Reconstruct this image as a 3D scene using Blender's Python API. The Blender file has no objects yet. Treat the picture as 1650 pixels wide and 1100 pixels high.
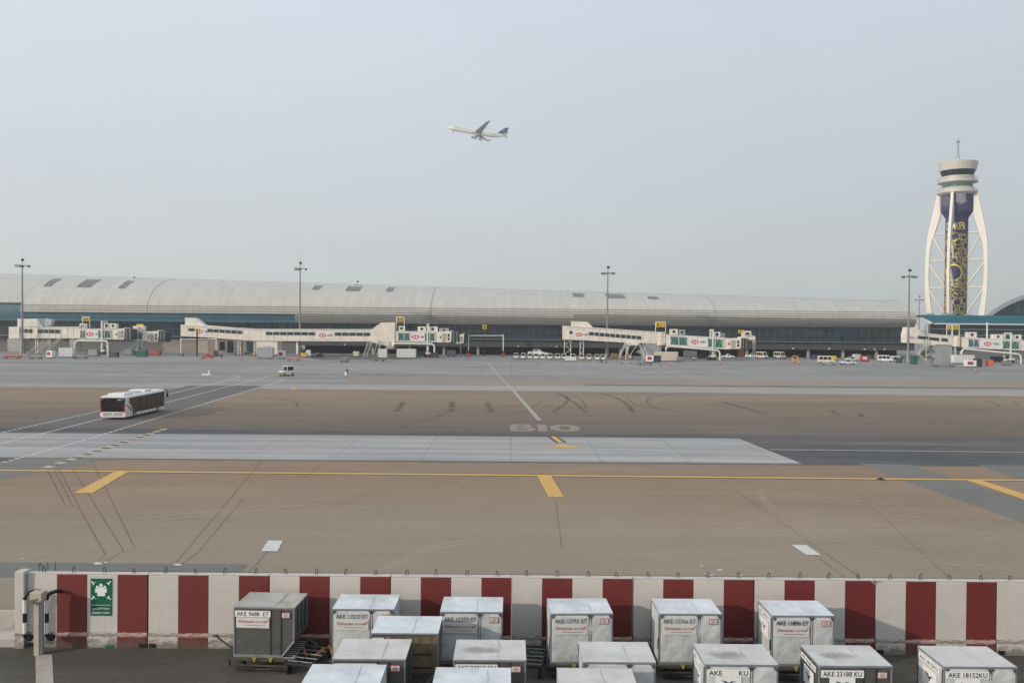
import bpy, math, random
from mathutils import Vector, Matrix
random.seed(7)
R = math.radians
scene = bpy.context.scene
COL = scene.collection
# ------------------------------------------------------------------ camera model
F, HCAM, CX, CY = 1400.0, 11.2, 825.0, 550.0
PITCH, ROLL = math.atan(25 / F), 0.0085
_fw = Vector((0, math.cos(PITCH), -math.sin(PITCH)))
_up0 = Vector((0, math.sin(PITCH), math.cos(PITCH)))
_rt0 = Vector((1, 0, 0))
_rt = _rt0 * math.cos(ROLL) + _up0 * math.sin(ROLL)
_up = _up0 * math.cos(ROLL) - _rt0 * math.sin(ROLL)
EYE = Vector((0, 0, HCAM))

def ray(px, py): return _fw * F + _rt * (px - CX) - _up * (py - CY)
def G(px, py, z=0.0):
    d = ray(px, py); return EYE + d * ((z - HCAM) / d.z)
def P(px, py, Y):
    d = ray(px, py); return EYE + d * (Y / d.y)

cam = bpy.data.cameras.new('camera'); camo = bpy.data.objects.new('camera', cam); COL.objects.link(camo)
camo.location = EYE
camo.matrix_world = Matrix.Translation(EYE) @ Matrix((_rt, _up, -_fw)).transposed().to_4x4()
cam.sensor_width = 36; cam.lens = F / 1650 * 36; cam.clip_end = 20000; cam.clip_start = 0.1
scene.camera = camo

# ------------------------------------------------------------------ materials
def lin(c):
    return tuple(((v / 255) / 12.92 if v / 255 <= .04045 else ((v / 255 + .055) / 1.055) ** 2.4) for v in c) + (1,)

class NT:
    def __init__(s, name):
        s.m = bpy.data.materials.new(name); s.m.use_nodes = True
        s.t = s.m.node_tree; s.n = s.t.nodes; s.b = s.n['Principled BSDF']
    def new(s, k, **kw):
        n = s.n.new(k)
        for a, v in kw.items():
            if a in n.inputs: n.inputs[a].default_value = v
            else: setattr(n, a, v)
        return n
    def link(s, a, b): s.t.links.new(a, b)
    def coord(s, scale=(1, 1, 1), kind='Object'):
        tc = s.new('ShaderNodeTexCoord'); mp = s.new('ShaderNodeMapping')
        mp.inputs['Scale'].default_value = scale
        s.link(tc.outputs[kind], mp.inputs['Vector']); return mp.outputs['Vector']
    def noise(s, vec, scale, detail=4, rough=.55):
        n = s.new('ShaderNodeTexNoise', Scale=scale, Detail=detail, Roughness=rough)
        s.link(vec, n.inputs['Vector']); return n.outputs['Fac']
    def ramp(s, fac, stops):
        r = s.new('ShaderNodeValToRGB'); e = r.color_ramp.elements
        e[0].position, e[0].color = stops[0]; e[1].position, e[1].color = stops[1]
        for p, c in stops[2:]:
            q = e.new(p); q.color = c
        s.link(fac, r.inputs['Fac']); return r.outputs['Color']
    def mix(s, fac, a, b, mode='MIX'):
        n = s.new('ShaderNodeMix', data_type='RGBA', blend_type=mode)
        for i, v in ((0, fac), (6, a), (7, b)):
            if isinstance(v, bpy.types.NodeSocket): s.link(v, n.inputs[i])
            else: n.inputs[i].default_value = v
        return n.outputs[2]
    def math(s, op, a, b=None, c=None, clamp=False):
        n = s.new('ShaderNodeMath', operation=op, use_clamp=clamp)
        for i, v in enumerate((a, b, c)):
            if v is None: continue
            if isinstance(v, bpy.types.NodeSocket): s.link(v, n.inputs[i])
            else: n.inputs[i].default_value = v
        return n.outputs[0]
    def sep(s, vec):
        n = s.new('ShaderNodeSeparateXYZ'); s.link(vec, n.inputs[0]); return n.outputs
    def bump(s, h, strength=.2, dist=.02):
        n = s.new('ShaderNodeBump', Strength=strength, Distance=dist)
        s.link(h, n.inputs['Height']); s.link(n.outputs[0], s.b.inputs['Normal'])
g4 = lambda v: (v, v, v, 1)

def mat(name, c, rough=.6, metal=0.0, var=.12, scale=1.5, bump=0, grime=0, grime_col=(70, 62, 52), spec=None):
    """painted or plain surface with a little unevenness of its own"""
    N = NT(name); v = N.coord()
    f = N.noise(v, scale, 5, .6)
    base = lin(c) if max(c) > 1 else tuple(c) + (1,)
    lo = tuple(x * (1 - var) for x in base[:3]) + (1,); hi = tuple(min(1, x * (1 + var)) for x in base[:3]) + (1,)
    col = N.ramp(f, [(.3, lo), (.7, hi)])
    if grime:
        g = N.noise(N.coord((1, 1, 2.2)), scale * 2.7, 8, .7)
        gm = N.ramp(g, [(.5, g4(0)), (.75, g4(grime))])
        col = N.mix(gm, col, lin(grime_col))
    N.link(col, N.b.inputs['Base Color'])
    r = N.ramp(f, [(.2, g4(max(.03, rough - .08))), (.8, g4(min(1, rough + .08)))]); N.link(r, N.b.inputs['Roughness'])
    N.b.inputs['Metallic'].default_value = metal
    if spec is not None: N.b.inputs['Specular IOR Level'].default_value = spec
    if bump: N.bump(N.noise(v, scale * 12, 4), bump, .02)
    return N.m

def ground_mat(name, c1, c2, streak=.1, fine=.12, big=.03, rough=.85, yramp=None, spots=0, spot_col=(60, 58, 56), slab=None, coarse=None):
    N = NT(name); v = N.coord()
    big_f = N.noise(N.coord((.45, 1, 1)), big, 6, .62)
    col = N.ramp(big_f, [(.36, lin(c1)), (.64, lin(c2))])
    if yramp:                                   # worn lanes: the paving itself is darker where aircraft taxi
        y0, y1, stops = yramp
        yy = N.sep(v)[1]
        wob = N.math('MULTIPLY', N.math('SUBTRACT', N.noise(N.coord((.5, 1, 1)), .05, 4), .5), (y1 - y0) * .35)
        t = N.math('DIVIDE', N.math('SUBTRACT', N.math('ADD', yy, wob), y0), y1 - y0, clamp=True)
        col = N.mix(.75, col, N.ramp(t, [(p, lin(q)) for p, q in stops]))
    s1 = N.noise(N.coord((.045, 1, 1)), .9, 5, .6)
    s2 = N.noise(N.coord((.012, .6, 1)), 1.2, 3, .6)
    f1 = N.noise(v, 3.5, 8, .7)
    f2 = N.noise(v, 22, 4, .7)
    def mul(col, f, a): return N.mix(1.0, col, N.ramp(f, [(.28, g4(1 - a)), (.72, g4(1 + a))]), 'MULTIPLY')
    if coarse: col = mul(col, N.noise(N.coord((coarse[0], coarse[1], 1)), 1.0, 5, .65), coarse[2]); col = mul(col, N.noise(N.coord((coarse[0] * 4, coarse[1] * .6, 1)), 1.3, 5, .65), coarse[2] * .7)
    col = mul(col, s1, streak); col = mul(col, s2, streak * .9); col = mul(col, f1, fine); col = mul(col, f2, fine * .8)
    if spots:
        sp = N.noise(N.coord((.6, 1, 1)), .35, 7, .75)
        col = N.mix(N.ramp(sp, [(.60, g4(0)), (.74, g4(spots))]), col, lin(spot_col))
    if slab:
        br = N.new('ShaderNodeTexBrick', offset=0.0, squash=1.0)
        br.inputs['Scale'].default_value = 1; br.inputs['Mortar Size'].default_value = slab[2]
        br.inputs['Brick Width'].default_value = slab[0]; br.inputs['Row Height'].default_value = slab[1]
        br.inputs['Color1'].default_value = g4(.97); br.inputs['Color2'].default_value = g4(1.04); br.inputs['Mortar'].default_value = g4(.78)
        br.inputs['Bias'].default_value = 0
        N.link(v, br.inputs['Vector']); col = N.mix(1.0, col, br.outputs['Color'], 'MULTIPLY')
    N.link(col, N.b.inputs['Base Color']); N.b.inputs['Roughness'].default_value = rough
    N.b.inputs['Specular IOR Level'].default_value = .25
    N.bump(f2, .25, .01)
    return N.m

M = {}
def mk(k, *a, **kw): M[k] = mat(k, *a, **kw)
mk('cream', (230, 222, 207), .5, grime=.25, scale=.4)
mk('cream_dark', (176, 168, 152), .6, grime=.2, scale=.4)
mk('white_paint', (222, 222, 216), .4, grime=.18, scale=1.5, var=.05)
mk('grey_metal', (128, 130, 130), .45, .5)
mk('light_metal', (176, 180, 182), .4, .4)
mk('dark_metal', (52, 54, 56), .5, .4)
mk('black', (22, 22, 24), .5)
mk('tower_grey', (196, 192, 180), .5, var=.05, scale=.3); mk('gusset', (84, 86, 88), .5, .3); mk('dolly_frame', (78, 72, 62), .65, .3, var=.25, scale=3)
mk('code_grey', (62, 62, 62), .6, var=.02)
mk('rubber', (26, 26, 27), .85)
mk('black_glass', (20, 23, 26), .12, var=.05)
mk('teal_panel', (52, 124, 142), .35, var=.12, scale=.08)
mk('bridge_teal', (40, 120, 112), .25, var=.15, scale=.5)
mk('bridge_window', (34, 62, 70), .12, var=.2, scale=.4)
mk('yellow_paint', (222, 176, 40), .5, grime=.2)
mk('sign_yellow', (232, 190, 30), .5, var=.04)
mk('sign_black', (18, 18, 18), .5, var=.02)
mk('red_paint', (176, 40, 44), .5, grime=.2)
mk('orange_plastic', (196, 92, 58), .5)
mk('green_paint', (28, 92, 72), .5)
mk('logo_red', (214, 30, 44), .5, var=.02)
mk('plate_white', (226, 226, 224), .5, var=.05, scale=4)
mk('tower_white', (222, 216, 204), .5, var=.05, scale=.3)
mk('tower_navy', (56, 56, 96), .75, var=.08, scale=.2)
mk('tower_gold', (226, 200, 62), .45, var=.06)
mk('tower_glass', (24, 46, 52), .1, var=.2, scale=.5)
mk('tower_glass_green', (70, 110, 100), .15, var=.2, scale=.5)
mk('mast_metal', (128, 130, 130), .5, .3)
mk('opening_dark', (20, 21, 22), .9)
mk('concrete_grey', (112, 112, 110), .8, grime=.2, scale=.3)
mk('concrete_light', (170, 168, 160), .8, grime=.35, scale=.8)
mk('wall_beige', (150, 138, 128), .7, grime=.2, scale=.3)
mk('band_grey', (72, 76, 77), .7, grime=.15, scale=.2)
mk('skylight', (108, 104, 98), .4, scale=.3)
mk('sign_green', (10, 92, 72), .4, var=.04)
mk('vest', (222, 90, 40), .7); mk('skin', (140, 92, 66), .6); mk('trousers', (48, 52, 66), .8)
mk('hair', (24, 20, 18), .8); mk('shirt_white', (214, 214, 208), .8); mk('shirt_blue', (60, 70, 92), .8)
mk('jet_cream', (226, 225, 218), .35, var=.02, scale=.2)
mk('jet_grey', (120, 126, 130), .4, var=.05, scale=.2)
mk('jet_navy', (34, 48, 104), .35, var=.03, scale=.2)
mk('jet_gold', (226, 221, 204), .35, var=.02)
mk('lamp_red', (180, 20, 24), .3)
mk('tarp', (112, 100, 78), .8, var=.4, scale=2.5, grime=.6, grime_col=(50, 44, 36), bump=.5)
mk('rust_brown', (88, 66, 48), .7, var=.25, scale=3)
mk('rail_black', (24, 24, 24), .4); mk('loop_steel', (66, 54, 44), .7, .4)
mk('paint_ground', (206, 204, 198), .75, var=.12, scale=3, grime=.35, grime_col=(120, 112, 100))
mk('paint_faded', (168, 160, 148), .8, var=.15, scale=2, grime=.55, grime_col=(120, 108, 96))
mk('paint_ochre', (208, 166, 88), .75, var=.12, scale=2, grime=.5, grime_col=(150, 124, 84))
mk('paint_worn', (142, 132, 121), .8, var=.12, scale=2, grime=.6, grime_col=(112, 102, 94))
mk('paint_pale', (184, 172, 138), .75, var=.12, scale=2, grime=.4, grime_col=(120, 112, 96))
def soft(name, c, a, ns=.8, edge=.5):
    """rubber or tar worn into the paving: fades out at its edges and breaks up"""
    N = NT(name); tc = N.new('ShaderNodeTexCoord'); u = N.sep(tc.outputs['UV'])
    d = N.math('SUBTRACT', 1.0, N.math('ABSOLUTE', N.math('SUBTRACT', N.math('MULTIPLY', u[0], 2.0), 1.0)))
    e = N.math('DIVIDE', d, edge, clamp=True)
    n = N.ramp(N.noise(N.coord((.6, 1, 1)), ns, 6, .7), [(.32, g4(.25)), (.62, g4(1))])
    ends = N.math('MULTIPLY', N.math('MULTIPLY', N.math('SUBTRACT', 1.0, u[1]), u[1]), 12.0, clamp=True) if edge > .6 else 1.0
    al = N.math('MULTIPLY', N.math('MULTIPLY', e, n), N.math('MULTIPLY', ends, a))
    N.b.inputs['Base Color'].default_value = lin(c); N.b.inputs['Roughness'].default_value = .85
    N.link(al, N.b.inputs['Alpha']); M[name] = N.m
mk('seam_tar', (78, 71, 63), .8, var=.15, scale=1.5)
soft('joint_tar', (84, 76, 67), .36, 1.2, .3)
soft('tyre_mark', (70, 62, 57), .42, .3, .8)
soft('tyre_light', (205, 190, 168), .34, .15, .95)
mk('drain_dark', (100, 90, 82), .85, var=.12, scale=.5)
mk('plate_grey', (204, 202, 198), .5, var=.05, scale=3)
mk('placard_red', (176, 62, 62), .5, var=.04)

def roof_mat(name, c, bw, bh, var=.05, mortar=.03, dark=.8, dirt=.2):
    N = NT(name)
    tc = N.new('ShaderNodeTexCoord')
    br = N.new('ShaderNodeTexBrick', offset=0.0, squash=1.0)
    for k, v in (('Scale', 1), ('Mortar Size', mortar), ('Mortar Smooth', .3), ('Bias', 0), ('Brick Width', bw), ('Row Height', bh)):
        br.inputs[k].default_value = v
    b = lin(c)
    br.inputs['Color1'].default_value = tuple(x * (1 - var) for x in b[:3]) + (1,)
    br.inputs['Color2'].default_value = tuple(x * (1 + var) for x in b[:3]) + (1,)
    br.inputs['Mortar'].default_value = tuple(x * dark for x in b[:3]) + (1,)
    N.link(tc.outputs['UV'], br.inputs['Vector'])
    mp = N.new('ShaderNodeMapping'); mp.inputs['Scale'].default_value = (1, .12, 1); N.link(tc.outputs['UV'], mp.inputs['Vector'])
    n = N.noise(mp.outputs[0], .5, 6, .65)
    col = N.mix(1.0, br.outputs['Color'], N.ramp(n, [(.3, g4(1 - dirt)), (.7, g4(1.06))]), 'MULTIPLY')
    N.link(col, N.b.inputs['Base Color']); N.b.inputs['Roughness'].default_value = .5
    N.b.inputs['Metallic'].default_value = 0
    return N.m
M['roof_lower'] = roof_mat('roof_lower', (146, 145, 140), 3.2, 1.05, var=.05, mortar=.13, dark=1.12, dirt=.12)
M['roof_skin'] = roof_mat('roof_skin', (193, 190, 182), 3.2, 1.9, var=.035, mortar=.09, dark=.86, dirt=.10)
M['glazing'] = roof_mat('glazing', (28, 56, 68), 3.0, 2.75, var=.5, mortar=.0, dark=.6, dirt=.45)
M['glazing'].node_tree.nodes['Principled BSDF'].inputs['Roughness'].default_value = .12
M['teal_glazing'] = roof_mat('teal_glazing', (60, 108, 122), 3.0, 1.2, var=.10, mortar=.07, dark=.8, dirt=.2)

def barrier_mat(name, c, fleck):
    """painted concrete, scraped along a line near the foot and dirty below it"""
    N = NT(name); v = N.coord(); o = N.sep(v)
    base = N.ramp(N.noise(v, 1.1, 6, .6), [(.3, tuple(x * .9 for x in lin(c)[:3]) + (1,)), (.7, lin(c))])
    sc = N.noise(N.coord((1.4, 1, 11)), 3.6, 10, .82)
    z = o[2]
    near = N.ramp(z, [(.0, g4(.06)), (.33, g4(.13)), (.44, g4(.34)), (.52, g4(.30)), (.58, g4(.04)), (1, g4(0))])
    m1 = N.ramp(N.math('ADD', sc, near), [(.76, g4(0)), (.80, g4(.9))])
    col = N.mix(m1, base, lin(fleck))
    gr = N.noise(N.coord((1.3, 1, 2)), 2.2, 8, .7)
    low = N.ramp(z, [(.0, g4(.42)), (.30, g4(.22)), (.42, g4(.05)), (.7, g4(0))])
    m2 = N.ramp(N.math('ADD', gr, low), [(.62, g4(0)), (.86, g4(.75))])
    col = N.mix(m2, col, lin((82, 76, 68)))
    st = N.noise(N.coord((2.2, 1, .25)), 2.0, 5, .7)
    col = N.mix(N.ramp(st, [(.6, g4(0)), (.85, g4(.35))]), col, lin((110, 100, 88)))
    N.link(col, N.b.inputs['Base Color']); N.b.inputs['Roughness'].default_value = .7
    N.bump(N.noise(v, 14, 6, .7), .35, .015)
    return N.m
M['barrier_white'] = barrier_mat('barrier_white', (194, 190, 183), (110, 100, 90))
M['barrier_red'] = barrier_mat('barrier_red', (106, 34, 31), (170, 154, 144))

def box_mat(name, c, metal, rough, stain, stain_amt, wr=.25, smudge=False):
    """container skin: dents, dull patches and a smudge of its own"""
    N = NT(name); v = N.coord()
    oi = N.new('ShaderNodeObjectInfo')
    vo = N.new('ShaderNodeVectorMath', operation='ADD'); N.link(v, vo.inputs[0])
    off = N.new('ShaderNodeCombineXYZ'); N.link(N.math('MULTIPLY', oi.outputs['Random'], 37.0), off.inputs[0]); N.link(off.outputs[0], vo.inputs[1])
    v = vo.outputs[0]; plain = N.coord()
    b = lin(c)
    col = N.ramp(N.noise(v, 1.3, 6, .6), [(.3, tuple(x * .84 for x in b[:3]) + (1,)), (.7, tuple(min(1, x * 1.08) for x in b[:3]) + (1,))])
    s = N.noise(v, .9, 7, .6)
    col = N.mix(N.ramp(s, [(.5, g4(0)), (.68, g4(stain_amt))]), col, lin(stain))
    if smudge:      # soot rubbed into the middle of the lid
        o = N.sep(plain); n_ = N.noise(v, 2.2, 6, .6)
        dd = N.math('ADD', N.math('POWER', N.math('DIVIDE', N.math('ADD', o[0], .25), .62), 2.0), N.math('POWER', N.math('DIVIDE', o[1], .36), 2.0))
        f = N.math('ADD', N.math('SUBTRACT', 1.0, dd), N.math('MULTIPLY', N.math('SUBTRACT', n_, .5), 1.6))
        col = N.mix(N.ramp(f, [(.1, g4(0)), (.95, g4(.75))]), col, lin((124, 116, 104)))
    sc = N.noise(N.coord((6, 1, 1)), 4, 8, .8)
    col = N.mix(N.ramp(sc, [(.62, g4(0)), (.72, g4(.25))]), col, tuple(x * .6 for x in b[:3]) + (1,))
    N.link(col, N.b.inputs['Base Color'])
    N.link(N.ramp(s, [(.3, g4(rough - .1)), (.7, g4(rough + .12))]), N.b.inputs['Roughness'])
    N.b.inputs['Metallic'].default_value = metal
    N.bump(N.noise(v, 2.6, 3, .5), wr, .12)
    return N.m
M['box_top'] = box_mat('box_top', (216, 221, 224), .0, .45, (168, 166, 162), .5)
M['box_top_dull'] = box_mat('box_top_dull', (176, 174, 166), .0, .5, (146, 122, 98), .8)
M['box_top_warm'] = box_mat('box_top_warm', (204, 201, 197), .0, .5, (176, 168, 160), .6)
M['box_top_smudge'] = box_mat('box_top_smudge', (202, 200, 197), .0, .5, (178, 172, 164), .5, smudge=True)
M['box_white'] = box_mat('box_white', (196, 200, 200), .0, .5, (160, 160, 156), .5, .45)
M['box_dark'] = box_mat('box_dark', (92, 93, 92), .35, .55, (70, 68, 62), .6, .2)
M['box_frame'] = mat('box_frame', (150, 154, 158), .45, .5)
mk('tarp_grey', (156, 160, 160), .7, var=.12, scale=.5)
mk('orange_net', (150, 90, 70), .7, var=.35, scale=2)
# ------------------------------------------------------------------ mesh helpers
class MB:
    def __init__(s): s.v, s.f, s.mi, s.mats, s.uvv, s.smooth = [], [], [], [], {}, []
    def m(s, k):
        if k not in s.mats: s.mats.append(k)
        return s.mats.index(k)
    def add(s, vs, fs, k, smooth=False):
        o = len(s.v); s.v += [Vector(p) for p in vs]; i = s.m(k)
        for f in fs: s.f.append([o + q for q in f]); s.mi.append(i); s.smooth.append(smooth)
        return s
    def box(s, c, d, k, rz=0, rx=0):
        x, y, z = d[0] / 2, d[1] / 2, d[2] / 2
        vs = [Vector((a * x, b * y, e * z)) for e in (-1, 1) for b in (-1, 1) for a in (-1, 1)]
        if rx: vs = [Matrix.Rotation(rx, 3, 'X') @ p for p in vs]
        if rz: vs = [Matrix.Rotation(rz, 3, 'Z') @ p for p in vs]
        c = Vector(c); vs = [p + c for p in vs]
        return s.add(vs, [(0, 2, 3, 1), (4, 5, 7, 6), (0, 1, 5, 4), (2, 6, 7, 3), (0, 4, 6, 2), (1, 3, 7, 5)], k)
    def prism(s, a, off, k, capk=None):
        """polygon a (3D points) extruded by vector off"""
        off = Vector(off); n = len(a); a = [Vector(p) for p in a]
        nrm = Vector((0, 0, 0))
        for i in range(n): nrm += a[i].cross(a[(i + 1) % n])
        if nrm.dot(off) > 0: a = a[::-1]
        vs = a + [p + off for p in a]
        s.add(vs, [tuple(range(n)), tuple(range(2 * n - 1, n - 1, -1))] + [(i, n + i, n + (i + 1) % n, (i + 1) % n) for i in range(n)], k)
        return s
    def tube(s, pts, r, k, n=8, r2=None, cap=True):
        pts = [Vector(p) for p in pts]; m = len(pts); rings = []
        for i, p in enumerate(pts):
            t = (pts[min(i + 1, m - 1)] - pts[max(i - 1, 0)]).normalized()
            a = t.cross(Vector((0, 0, 1)))
            if a.length < .01: a = t.cross(Vector((1, 0, 0)))
            a.normalize(); b = t.cross(a)
            rr = r if r2 is None else r + (r2 - r) * i / (m - 1)
            rings.append([p + (a * math.cos(2 * math.pi * j / n) + b * math.sin(2 * math.pi * j / n)) * rr for j in range(n)])
        fs = [(i * n + j, i * n + (j + 1) % n, (i + 1) * n + (j + 1) % n, (i + 1) * n + j) for i in range(m - 1) for j in range(n)]
        s.add([q for ring in rings for q in ring], fs, k, True)
        if cap:
            s.add(rings[0], [tuple(range(n))[::-1]], k); s.add(rings[-1], [tuple(range(n))], k)
        return s
    def lathe(s, c, prof, k, n=32, axis='z', smooth=True):
        """prof: (radius, height[, material]) along z"""
        c = Vector(c)
        for (r0, h0, *q), (r1, h1, *_) in zip(prof, prof[1:]):
            kk = q[0] if q else k; vs = []
            for r, h in ((r0, h0), (r1, h1)):
                for j in range(n):
                    a = 2 * math.pi * j / n; p = Vector((r * math.cos(a), r * math.sin(a), h))
                    if axis == 'x': p = Vector((p.z, p.x, p.y))
                    if axis == 'y': p = Vector((p.x, p.z, p.y))
                    vs.append(c + p)
            s.add(vs, [(j, (j + 1) % n, n + (j + 1) % n, n + j) for j in range(n)], kk, smooth)
        return s
    def cyl(s, a, b, r, k, n=16): return s.tube([a, b], r, k, n)
    def text(s, string, h, k, fn, align='c', wide=None, bold=.012):
        """lettering; fn maps (u, v) in metres to a point"""
        vs, fs = glyphs(string, bold)
        if not vs: return s
        x0 = min(p[0] for p in vs); x1 = max(p[0] for p in vs); y0 = min(p[1] for p in vs); y1 = max(p[1] for p in vs)
        sy = h / (y1 - y0); sx = sy if wide is None else wide / (x1 - x0)
        ox = (x0 + x1) / 2 if align == 'c' else x0
        s.add([fn((p[0] - ox) * sx, (p[1] - (y0 + y1) / 2) * sy) for p in vs], fs, k)
        return s
    def build(s, name, parent=None, local=False, bevel=0, uv=None, label=None):
        me = bpy.data.meshes.new(name)
        vs = s.v
        if parent is not None and not local:
            W = parent.matrix_basis.copy(); q = parent.parent
            while q is not None: W = q.matrix_basis @ W; q = q.parent
            inv = W.inverted(); vs = [inv @ p for p in vs]
        me.from_pydata([tuple(p) for p in vs], [], s.f)
        for k in s.mats: me.materials.append(M[k])
        me.polygons.foreach_set('material_index', s.mi)
        me.polygons.foreach_set('use_smooth', s.smooth)
        if uv or s.uvv:
            L = me.uv_layers.new(name='UVMap')
            for lp in me.loops: L.data[lp.index].uv = uv(s.v[lp.vertex_index]) if uv else s.uvv.get(lp.vertex_index, (.5, .5))
        me.update()
        o = bpy.data.objects.new(name, me); COL.objects.link(o)
        if parent is not None: o.parent = parent
        if bevel:
            b = o.modifiers.new('bevel', 'BEVEL'); b.width = bevel; b.segments = 2; b.limit_method = 'ANGLE'
        if label: o['label'] = label
        return o

_gl = {}
def glyphs(string, bold=.012):
    key = (string, bold)
    if key not in _gl:
        cu = bpy.data.curves.new('t', 'FONT'); cu.body = string; cu.resolution_u = 3; cu.offset = bold
        ob = bpy.data.objects.new('t', cu)
        me = ob.to_mesh()
        _gl[key] = ([tuple(v.co[:2]) for v in me.vertices], [tuple(p.vertices) for p in me.polygons])
        ob.to_mesh_clear(); bpy.data.objects.remove(ob); bpy.data.curves.remove(cu)
    return _gl[key]

def thing(name, label, cat, loc=(0, 0, 0), rz=0, group=None):
    o = bpy.data.objects.new(name, None); COL.objects.link(o)
    o.location = loc; o.rotation_euler = (0, 0, rz); o.empty_display_size = .3
    o.matrix_basis = Matrix.Translation(Vector(loc)) @ Matrix.Rotation(rz, 4, 'Z')
    o['label'] = label; o['category'] = cat
    if group: o['group'] = group
    return o
def tag(o, label, cat, group=None):
    o['label'] = label; o['category'] = cat
    if group: o['group'] = group
    return o
def struct(mb, name, **kw):
    o = mb.build(name, **kw); o['kind'] = 'structure'; return o
def dup(root, loc, rz, label):
    r = root.copy(); COL.objects.link(r); r['label'] = label
    r.matrix_basis = Matrix.Translation(Vector(loc)) @ Matrix.Rotation(rz, 4, 'Z')
    for ch in list(root.children):
        c = ch.copy(); COL.objects.link(c); c.parent = r
        for g in list(ch.children):
            d = g.copy(); COL.objects.link(d); d.parent = c
    return r
def ppoly(pts, Y, depth, k, mb=None):
    """outline at distance Y, given real thickness going back"""
    mb = mb or MB(); return mb.prism([P(x, y, Y) for x, y in pts], (0, depth, 0), k)
def rect(x0, y0, x1, y1): return [(x0, y0), (x1, y0), (x1, y1), (x0, y1)]
def gpoly(pts, z, k, mb=None):
    mb = mb or MB(); return mb.add([G(x, y, z) for x, y in pts], [tuple(range(len(pts)))], k)
def up_fix(mb):
    for i, f in enumerate(mb.f):
        a, b, c = (mb.v[f[0]], mb.v[f[1]], mb.v[f[2]])
        if (b - a).cross(c - a).z < 0: mb.f[i] = f[::-1]
    return mb
_lz = [0.0]
def nz():
    _lz[0] += .00008; return _lz[0]
def smooth_px(pts, n=7):
    if len(pts) < 3: return pts
    out_ = []
    for i in range(len(pts) - 1):
        p0, p1, p2, p3 = pts[max(i - 1, 0)], pts[i], pts[i + 1], pts[min(i + 2, len(pts) - 1)]
        for q in range(n):
            f = q / n
            out_.append(tuple(.5 * (2 * b + (c - a) * f + (2 * a - 5 * b + 4 * c - d) * f * f + (3 * b - a - 3 * c + d) * f ** 3) for a, b, c, d in zip(p0, p1, p2, p3)))
    return out_ + [pts[-1]]
def gline(mb, pts, w, z, k, curved=False):
    z = .0105 + nz()
    if curved: pts = smooth_px(pts)
    q = [G(x, y, z) for x, y in pts]; m = len(q); o = len(mb.v); vs = []
    for i in range(m):
        d = q[min(i + 1, m - 1)] - q[max(i - 1, 0)]; d.z = 0; d.normalize(); n = Vector((-d.y, d.x, 0)) * w / 2; vs += [q[i] - n, q[i] + n]
    mb.add(vs, [(2 * i, 2 * i + 2, 2 * i + 3, 2 * i + 1) for i in range(m - 1)], k)
    for i in range(m): mb.uvv[o + 2 * i] = (0, i / (m - 1)); mb.uvv[o + 2 * i + 1] = (1, i / (m - 1))
def gdash(mb, a, b, n, duty, w, z, k):
    z = .0105 + nz(); A, B = G(*a, z), G(*b, z); d = (B - A); u = d.normalized(); nn = Vector((-u.y, u.x, 0)) * w / 2
    for i in range(n):
        p, q = A + d * (i / n), A + d * ((i + duty) / n)
        mb.add([p - nn, p + nn, q + nn, q - nn], [(0, 3, 2, 1)], k)

# ------------------------------------------------------------------ GROUND
EX = 1500
M['apron_far'] = ground_mat('apron_far', (134, 132, 129), (152, 149, 145), .13, .07, .03, slab=(7.5, 7.5, .12), spots=.5, spot_col=(104, 102, 100), coarse=(.006, .10, .16))
M['apron_brown'] = ground_mat('apron_brown', (115, 98, 82), (148, 130, 110), .11, .05, .03,
    yramp=(89, 152, [(0, (92, 87, 84)), (.14, (103, 95, 88)), (.45, (124, 109, 94)), (.8, (143, 126, 106)), (1, (136, 122, 106))]), coarse=(.008, .25, .10))
M['apron_front'] = ground_mat('apron_front', (132, 110, 90), (158, 145, 128), .05, .05, .035, spots=.12, spot_col=(120, 108, 98),
    yramp=(34, 74, [(0, (140, 132, 118)), (.3, (145, 133, 117)), (.6, (143, 123, 103)), (1, (140, 119, 99))]), coarse=(.03, .16, .06))
M['band_concrete'] = ground_mat('band_concrete', (150, 150, 150), (170, 168, 166), .2, .05, .04, slab=(7.5, 2.5, .06), spots=.35, spot_col=(124, 122, 122), coarse=(.006, .55, .16))
M['strip_light'] = ground_mat('strip_light', (152, 148, 142), (164, 160, 154), .06, .05, .03)
M['strip_tan'] = ground_mat('strip_tan', (142, 132, 122), (152, 142, 132), .05, .05, .03, coarse=(.006, .2, .12))
M['asphalt_dark'] = ground_mat('asphalt_dark', (80, 83, 87), (106, 98, 92), .18, .08, .05, spots=.4, spot_col=(72, 74, 76), coarse=(.01, .4, .2))
M['asphalt_road'] = ground_mat('asphalt_road', (100, 96, 94), (112, 107, 103), .04, .08, .05)
M['patch_grey'] = ground_mat('patch_grey', (108, 110, 106), (124, 122, 115), .05, .05, .04)
M['asphalt_near'] = ground_mat('asphalt_near', (74, 71, 65), (92, 88, 81), .03, .18, .25, spots=.45, spot_col=(62, 58, 52))
M['sand'] = ground_mat('sand', (168, 156, 138), (178, 166, 148), .05, .05, .01)

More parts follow.
